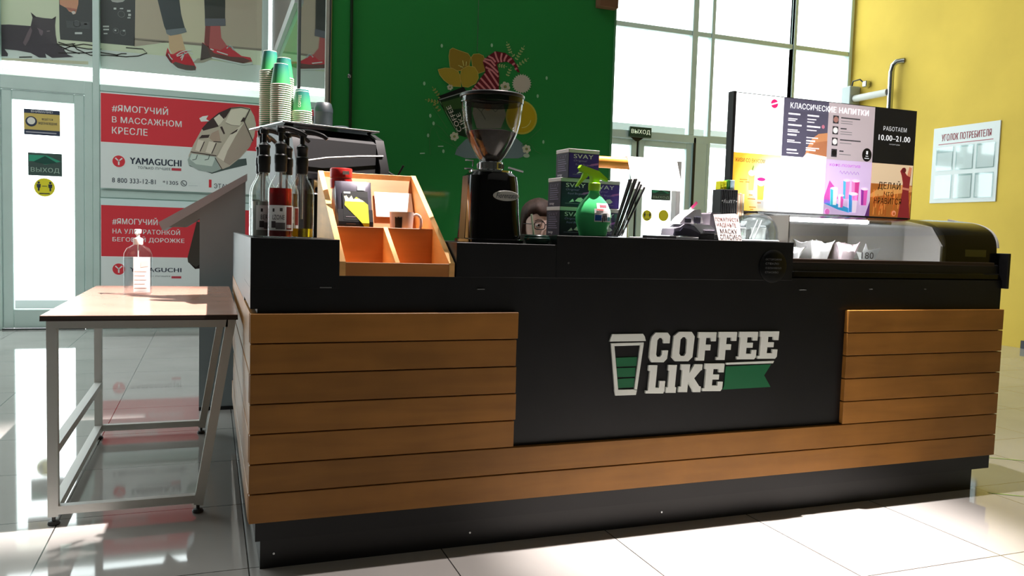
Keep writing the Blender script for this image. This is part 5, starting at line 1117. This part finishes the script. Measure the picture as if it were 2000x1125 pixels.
def blossom(x, y, r_, mt_=P((176, 184, 160), MK)):
    for k in range(6):
        a = 2*PI*k/6+.3; c = mu([(x+r_*.62*math.cos(a), y+r_*.62*math.sin(a))])[0]; q = at(*c, MYL); m.disc(F, *q, r_*.42*.2133/FPX*4.2, mt_, 4, seg=12)
    q = at(*mu([(x, y)])[0], MYL); m.disc(F, *q, r_*.22*.2133/FPX*4.4, P((130, 130, 70), MK), 5, seg=10)
for x, y, r_ in ((780, 420, 48), (315, 875, 42), (975, 990, 42), (275, 425, 28)): blossom(x, y, r_)
m.ppx(MYL, F, mu([(165, 540), (440, 455), (470, 500), (480, 900), (345, 860)]), P((18, 44, 24), MK), 2)
m.ppx(MYL, F, mu([(190, 565), (420, 500), (430, 610), (220, 640)]), P((44, 74, 34), MK), 3)
m.spx(MYL, F, mu([(180, 550), (350, 850)]), .004, P((110, 150, 110), MK), 3)
m.ppx(MYL, F, mu([(170, 505), (400, 420), (415, 445), (430, 470), (170, 552), (165, 535), (190, 525)]), P((12, 16, 14), MK), 4); m.spx(MYL, F, mu([(175, 540), (440, 458)]), .006, P((110, 120, 116), MK), 5)
def rtext(s_, x, y, ang, L_, h_):      # lettering running along a slanted line of the mural
    a = at(*mu([(x, y)])[0], MYL); fr = Frame((a[0], GY-.0005, a[1]), (math.cos(ang), 0, math.sin(ang)), (-math.sin(ang), 0, math.cos(ang)))
    m.text(fr, s_, 0, 0, L_, h_, P((178, 178, 168), MK), 5, .03)
rtext('COFFEE', 385, 820, math.radians(118), .155, .028); rtext('LIKE', 425, 790, math.radians(118), .09, .026)
q = at(*mu([(930, 700)])[0], MYL); m.disc(F, *q, .099, P((168, 160, 60), MK), 2); m.disc(F, *q, .088, P((164, 144, 24), MK), 3); m.stroke(F, [(q[0]+.06*math.cos(a), q[1]+.06*math.sin(a)) for a in [-.2-.12*i for i in range(12)]], .004, P((190, 180, 110), MK), 4)
m.ppx(MYL, F, mu([(500, 560), (760, 560), (790, 680), (740, 800), (520, 800), (480, 660)]), P((128, 132, 124), MK), 2)
q = at(*mu([(620, 605)])[0], MYL); m.disc(F, *q, .022, P((150, 120, 100), MK), 4)
for st in ([(500, 590), (560, 650), (600, 600)], [(640, 600), (690, 650), (750, 590)], [(560, 650), (600, 720)]): m.spx(MYL, F, mu(st), .005, P((86, 90, 88), MK), 3)
m.ppx(MYL, F, mu([(320, 1040), (340, 980), (420, 900), (500, 870), (860, 870), (940, 940), (1000, 1040), (900, 1075), (420, 1075)]), P((96, 116, 120), MK), 1)
q = at(*mu([(975, 1050)])[0], MYL); m.disc(F, *q, .02, P((150, 170, 150), MK), 3, .012)
for st in ([(95, 1040), (85, 900), (100, 800), (150, 765), (200, 800), (340, 975)], [(150, 830), (180, 900), (350, 985)], [(110, 590), (250, 800)], [(930, 960), (1020, 880), (1110, 800)], [(940, 940), (1010, 940), (1060, 1010), (1110, 1035)]): m.spx(MYL, F, mu(st), .004, P((52, 116, 60), MK), 2)
for x, y in ((200, 45), (658, 40), (40, 390), (1160, 340), (1078, 505), (95, 685), (1130, 925), (125, 755), (75, 865), (215, 1010)): q = at(*mu([(x, y)])[0], MYL); m.disc(F, *q, .007, P((140, 190, 150), MK), 2, .011, 10)
for a, b in (((0, 1030), (45, 1028)), ((165, 965), (215, 965))): m.spx(MYL, F, mu([a, b]), .006, P((150, 190, 160), MK), 3)
x0_, z0_ = at(*mu([(560, 600)])[0], MYL)
m.build('print', thing('wall_mural', 'printed mural of cup, yellow flower and striped hat on the green wall', 'mural', (x0_, GY, z0_-.2)))

# ================================================================== LEFT OF THE STAND
t = thing('side_table', 'small table with grey tube frame and brown top left of the counter', 'table', (-.32, 1.2, 0))
TOP = noisy(mat('table_laminate', (150, 118, 104), rough=.22, k=.72, spec=.5), 5, .1)
MB().box(-.632, -.018, .535, 1.93, .7085, .7235, TOP, .0015).box(-.6325, -.0175, .5345, 1.9305, .7045, .7085, mat('table_edge', (52, 40, 36), rough=.5)).box(-.6322, -.0178, .5343, 1.9307, .7085, .721, mat('table_edge', (52, 40, 36))).build('table_top', t)
TF = mat('table_frame_grey', (196, 198, 194), rough=.4, k=.8)
fy, by_ = .60, 1.78; w_ = .032
def leg(a, b): m = MB(); m.bar(a, b, w_, w_, TF, up=(0, 1, 0)); m.build('leg', t)
for y in (fy, by_):
    leg((-.606, y, .03), (-.606, y, .70)); leg((-.146, y, .03), (-.038, y, .70))
def rail(a, b): m = MB(); m.bar(a, b, w_, w_*.9, TF); m.build('rail', t)
for y in (fy, by_): rail((-.59, y, .688), (-.05, y, .688)); rail((-.59, y, .052), (-.158, y, .052))
rail((-.606, fy+.016, .688), (-.606, by_-.016, .688)); rail((-.04, fy+.016, .688), (-.04, by_-.016, .688))
rail((-.606, fy+.016, .052), (-.606, by_-.016, .052)); rail((-.606, fy+.016, .26), (-.606, by_-.016, .26))
for x in (-.606, -.148):
    for y in (fy, by_): MB().lathe([(.018, 0), (.02, .004), (.016, .012), (.006, .014), (.006, .032)], mat('foot_rubber', (60, 60, 60), rough=.5), (x, y, 0), 16).build('foot', t)
bx, by2, bz = -.405, 1.40, .7235
t = thing('sanitizer_bottle', 'clear pump bottle of hand sanitizer on the side table', 'bottle', (bx, by2, bz))
sq = lambda w, d, z: [Vector((bx+math.copysign(abs(math.cos(a))**.55, math.cos(a))*w, by2+math.copysign(abs(math.sin(a))**.55, math.sin(a))*d, bz+z)) for a in [2*PI*k/28 for k in range(28)]]
m = MB(); m.loft([sq(.052, .028, 0), sq(.057, .031, .004), sq(.058, .032, .15), sq(.056, .031, .18), sq(.045, .026, .202), sq(.022, .018, .216), sq(.016, .016, .222)], CLEAR, cap=False); m.add(sq(.052, .028, .0005), [tuple(range(28))], CLEAR); m.build('bottle_body', t)
m = MB(); m.loft([sq(.053, .028, .004), sq(.056, .030, .10), sq(.056, .030, .158)], pane('sanitizer_gel', (.95, .95, .96), .03, .05)); m.build('gel', t)
m = MB(); F = XZ(by2-.0335); m.rect(F, bx-.016, bz+.012, bx+.05, bz+.165, P((238, 226, 224), .85), 0); m.text(F, 'АНТИСЕПТИК', bx-.012, bz+.07, bx+.0, bz+.15, P((120, 80, 84), .8), 1) if False else None
for i in range(5): m.rect(F, bx-.012, bz+.03+i*.018, bx+.036-.006*(i % 2), bz+.033+i*.018, P((206, 176, 176), .85), 1)
m.flat(F, [(bx+.012, bz+.12), (bx+.044, bz+.126), (bx+.04, bz+.15), (bx+.014, bz+.146)], P((232, 200, 196), .85), 1); m.build('label', t)
m = MB(); m.lathe([(.018, .218), (.020, .222), (.020, .244), (.012, .248), (.007, .25), (.007, .266), (.013, .268), (.014, .282), (.010, .285)], WHITE, (bx, by2, bz), 20); m.tube([(bx, by2, bz+.276), (bx+.0, by2-.03, bz+.275), (bx-.004, by2-.052, bz+.264)], [.007, .006, .0045], WHITE, 10); m.cyl((bx, by2, bz+.01), (bx, by2, bz+.22), .003, WHITE, 8); m.build('pump', t)

# grey information terminal with a slanted desk
t = thing('information_terminal', 'grey floor-standing terminal with a slanted desk behind the side table', 'terminal', (-.05, 2.5, 0))
KG = noisy(mat('terminal_grey_paint', (104, 112, 114), rough=.55, k=.5), 3, .08)
m = MB(); m.prism([(-.166, 0), (.072, 0), (.072, 1.285), (-.166, 1.128)], 'y', 2.30, 2.78, KG); m.build('body', t)
m = MB(); m.prism([(-.374, 1.042), (-.352, .998), (.080, 1.290), (.080, 1.328)], 'y', 2.285, 2.80, mat('terminal_desk_edge', (142, 140, 142), rough=.4, k=.62)); m.build('desk', t)
m = MB(); m.prism([(-.33, 1.018), (-.166, 1.125), (-.166, 1.07), (-.24, 1.02)], 'y', 2.34, 2.72, mat('terminal_underside', (120, 128, 126), rough=.5, k=.7)); m.build('desk_bracket', t)
m = MB(); m.prism([(-.182, 1.055), (-.166, 1.05), (-.166, .815), (-.185, .800), (-.226, .826), (-.229, .85)], 'y', 2.36, 2.62, mat('holder_grey', (70, 76, 72), rough=.5, k=.7)); m.prism([(-.225, .825), (-.166, .835), (-.166, .79), (-.19, .787)], 'y', 2.40, 2.58, BLACKP); m.build('side_holder', t)
MB().box(-.166, .075, 2.296, 2.785, 0, .02, BLACKP).build('foot_plate', t)

# ================================================================== BARISTA, seated behind the counter
px_, py_ = 1.366, 1.13
SKN = mat('skin', (220, 174, 164), rough=.5, k=.62); HAIR = noisy(mat('hair_brown', (58, 42, 36), rough=.62, k=.8, spec=.3), 60, .5, stretch=(1, 1, .12), bump=.8); SHIRT = noisy(mat('black_shirt', (30, 30, 33), rough=.85), 30, .2); TRS = noisy(mat('dark_trousers', (40, 44, 58), rough=.85), 40, .2)
def skin_mesh(verts, edges, lv=1):
    me = bpy.data.meshes.new('tmp'); me.from_pydata([v[:3] for v in verts], edges, []); o = bpy.data.objects.new('tmp', me); COL.objects.link(o)
    md_ = o.modifiers.new('s', 'SKIN'); md_.use_smooth_shade = True; sub = o.modifiers.new('d', 'SUBSURF'); sub.levels = lv; sub.render_levels = lv
    for i, v in enumerate(verts): d = me.skin_vertices[0].data[i]; d.radius = (v[3], v[4] if len(v) > 4 else v[3]); d.use_root = (i == 0)
    dg = bpy.context.evaluated_depsgraph_get(); ev = bpy.data.meshes.new_from_object(o.evaluated_get(dg))
    out = ([v.co.copy() for v in ev.vertices], [tuple(f.vertices) for f in ev.polygons]); bpy.data.objects.remove(o); return out
ps = thing('person', 'seated person with brown hair and glasses, half hidden behind the tea boxes', 'person', (px_, py_+.15, 0))
X = px_; V = [(X, py_+.17, .50, .125, .10), (X, py_+.15, .64, .115, .09), (X, py_+.10, .78, .135, .095), (X, py_+.06, .87, .12, .075), (X, py_+.035, .925, .052), (X, py_+.02, .985, .05)]; E_ = [(0, 1), (1, 2), (2, 3), (3, 4), (4, 5)]
for s_ in (-1, 1):
    b0 = len(V); V += [(X+s_*.165, py_+.075, .865, .055), (X+s_*.205, py_+.07, .73, .044), (X+s_*.225, py_+.0, .60, .036), (X+s_*.17, py_-.14, .575, .029), (X+s_*.13, py_-.22, .572, .024)]; E_ += [(3, b0), (b0, b0+1), (b0+1, b0+2), (b0+2, b0+3), (b0+3, b0+4)]
    b1 = len(V); V += [(X+s_*.095, py_+.14, .475, .085), (X+s_*.12, py_-.09, .485, .07), (X+s_*.13, py_-.27, .47, .056), (X+s_*.13, py_-.22, .27, .048), (X+s_*.13, py_-.17, .09, .036), (X+s_*.135, py_-.20, .04, .034), (X+s_*.14, py_-.32, .03, .028)]; E_ += [(0, b1), (b1, b1+1), (b1+1, b1+2), (b1+2, b1+3), (b1+3, b1+4), (b1+4, b1+5), (b1+5, b1+6)]
vs, fs = skin_mesh(V, E_, 2)
m = MB()
for f in fs:
    c = sum((vs[i] for i in f), Vector())/len(f); arm = abs(c.x-X) > .145 and c.z > .55
    k_ = TRS if c.z < .56 and not (c.y < py_-.02 and c.z > .545 and arm) else SHIRT
    if arm and (c.y < py_+.03 and c.z < .64): k_ = SKN
    if c.z > .935 and abs(c.x-X) < .08: k_ = SKN
    if c.z < .085: k_ = BLACKP
    m.f.append(tuple(f)); m.m.append(m.mi(k_))
m.v = list(vs)
for s_ in (-1, 1):                       # hands resting on the thighs: palm, four fingers, thumb
    wx, wy, wz = X+s_*.13, py_-.22, .575
    q = [(wx, wy, wz, .022, .016), (wx-s_*.012, wy-.04, wz-.002, .036, .013), (wx-s_*.016, wy-.075, wz-.006, .034, .011)]; v_, f_ = skin_mesh(q, [(0, 1), (1, 2)], 2); m.add(v_, f_, SKN)
    for i, ln in enumerate((.058, .070, .076, .066)):
        ox = wx-s_*.016+s_*(.027-.018*i); q = [(ox, wy-.068, wz-.006, .0085), (ox, wy-.085-ln*.35, wz-.008, .0085), (ox-s_*.002, wy-.085-ln*.68, wz-.020, .0078), (ox-s_*.003, wy-.085-ln*.92, wz-.036, .0065)]
        v_, f_ = skin_mesh(q, [(0, 1), (1, 2), (2, 3)], 1); m.add(v_, f_, SKN)
    q = [(wx-s_*.028, wy-.022, wz, .012), (wx-s_*.052, wy-.048, wz-.004, .0105), (wx-s_*.060, wy-.076, wz-.010, .008)]; v_, f_ = skin_mesh(q, [(0, 1), (1, 2)], 1); m.add(v_, f_, SKN)
# head: rings from chin to crown (z, half width, front depth, back depth, y shift)
hz = .972; hy = py_-.0
prof = [(.0, .018, .030, .0, -.050), (.012, .036, .052, .02, -.035), (.035, .052, .068, .045, -.018), (.06, .060, .078, .065, -.005), (.085, .066, .083, .082, 0), (.11, .071, .085, .094, .003), (.135, .074, .086, .100, .004), (.16, .075, .083, .102, .004), (.185, .071, .074, .096, .005), (.205, .060, .060, .080, .006), (.220, .042, .040, .056, .006), (.229, .018, .016, .024, .006), (.231, .002, .002, .002, .006)]
rings = []
NS = 40
for z, w, fr_, bk, ys in prof:
    ring = []
    for k in range(NS):
        a = 2*PI*k/NS; cx, sy = math.cos(a), math.sin(a); x = w*cx; y = (fr_ if sy < 0 else bk)*sy+ys
        ff = max(0, -sy)
        if .095 < z < .125: y += .012*math.exp(-((abs(x)-.031)/.013)**2)*ff        # eye sockets
        if .05 < z < .12: y -= .020*math.exp(-(x/.010)**2)*ff*(1-abs(z-.072)/.05 if z < .12 else 0)*1.0  # nose
        if .03 < z < .05: y -= .006*math.exp(-(x/.02)**2)*ff
        if .125 < z < .145: y -= .004*math.exp(-((abs(x)-.03)/.02)**2)*ff
        ring.append(Vector((X+x, hy+y, hz+z)))
    rings.append(ring)
m.loft(rings, SKN)
LIP = mat('lips', (170, 96, 96), rough=.4); EYE = mat('eye_white', (225, 222, 220), rough=.2); IRIS = mat('iris_brown', (58, 40, 30), rough=.15)
for s_ in (-1, 1):
    ex, ey, ez = X+s_*.031, hy-.066, hz+.110
    m.lathe([(.0115*math.sin(PI*i/10), -.0115*math.cos(PI*i/10)) for i in range(11)], EYE, (ex, ey, ez), 16, cap=False, rot=Matrix.Rotation(PI/2, 3, 'X'))
    m.lathe([(.0055, 0), (.0045, .0012), (0, .0018)], IRIS, (ex, ey-.0108, ez), 14, rot=Matrix.Rotation(PI/2, 3, 'X'))
    m.tube([(ex-.014, ey-.0085, ez+.003), (ex-.007, ey-.0115, ez+.0085), (ex, ey-.0125, ez+.0095), (ex+.008, ey-.0115, ez+.008), (ex+.014, ey-.008, ez+.002)], .0022, SKN, 8)
    m.tube([(X+s_*.012, hy-.088, hz+.128), (X+s_*.024, hy-.087, hz+.134), (X+s_*.038, hy-.081, hz+.135), (X+s_*.050, hy-.071, hz+.129)], [.0024, .003, .0028, .0016], HAIR, 8)
    m.tube([(X+s_*.066, hy+.004, hz+.085), (X+s_*.072, hy+.016, hz+.10), (X+s_*.074, hy+.022, hz+.122), (X+s_*.070, hy+.014, hz+.130)], [.004, .005, .005, .004], SKN, 8)
m.tube([(X-.022, hy-.083, hz+.040), (X-.008, hy-.090, hz+.0425), (X+.008, hy-.090, hz+.0425), (X+.022, hy-.083, hz+.040)], [.002, .0045, .0045, .002], LIP, 8)
m.build('body', ps, smooth=60)
hm = MB(); hr = []
for i, (z, w, fr_, bk, ys) in enumerate(((-.06, .062, -.03, .085, .01), (.0, .078, -.012, .10, .01), (.05, .084, -.002, .108, .008), (.09, .086, .012, .111, .006), (.125, .084, .040, .113, .005), (.150, .0835, .075, .113, .004), (.172, .082, .092, .111, .004), (.195, .076, .086, .104, .004), (.215, .062, .066, .086, .005), (.230, .043, .045, .060, .006), (.240, .020, .02, .028, .006), (.243, .002, .002, .002, .006))):
    ring = []
    for k in range(NS):
        a = 2*PI*k/NS; cx, sy = math.cos(a), math.sin(a); d = fr_ if sy < 0 else bk
        ring.append(Vector((X+w*cx, hy+ys+d*sy+(.0 if sy >= 0 else .0), hz+z+(.010*max(0, -sy)*(-1 if cx > -.35 else 1) if .1 < z < .2 else 0))))
    hr.append(ring)
hm.loft(hr, HAIR); hm.build('hair', ps, smooth=60)
gm = MB()
for s_ in (-1, 1):
    ex, ez = X+s_*.032, hz+.108; gm.tube([(ex+.025*math.copysign(abs(math.cos(a))**.6, math.cos(a)), hy-.096+.10*(abs(ex-X+.025*math.cos(a)-0)/.06)**2*.12, ez+.018*math.copysign(abs(math.sin(a))**.6, math.sin(a))) for a in [2*PI*k/24 for k in range(24)]], .0022, BLACKP, 8, closed=True)
    gm.tube([(X+s_*.057, hy-.088, hz+.114), (X+s_*.078, hy-.05, hz+.116), (X+s_*.081, hy+.015, hz+.116)], .002, BLACKP, 8)
gm.tube([(X-.008, hy-.0965, hz+.112), (X, hy-.099, hz+.114), (X+.008, hy-.0965, hz+.112)], .0022, BLACKP, 8); gm.build('glasses', ps)
t = thing('stool', 'round black stool under the seated person', 'stool', (X, py_+.17, 0))
MB().lathe([(.15, .345), (.165, .355), (.165, .375), (.15, .385)], BLACKP, (X, py_+.17, 0), 32).build('seat', t)
MB().lathe([(.2, 0), (.2, .015), (.03, .03), (.025, .345)], STEEL, (X, py_+.17, 0), 28).build('pedestal', t)
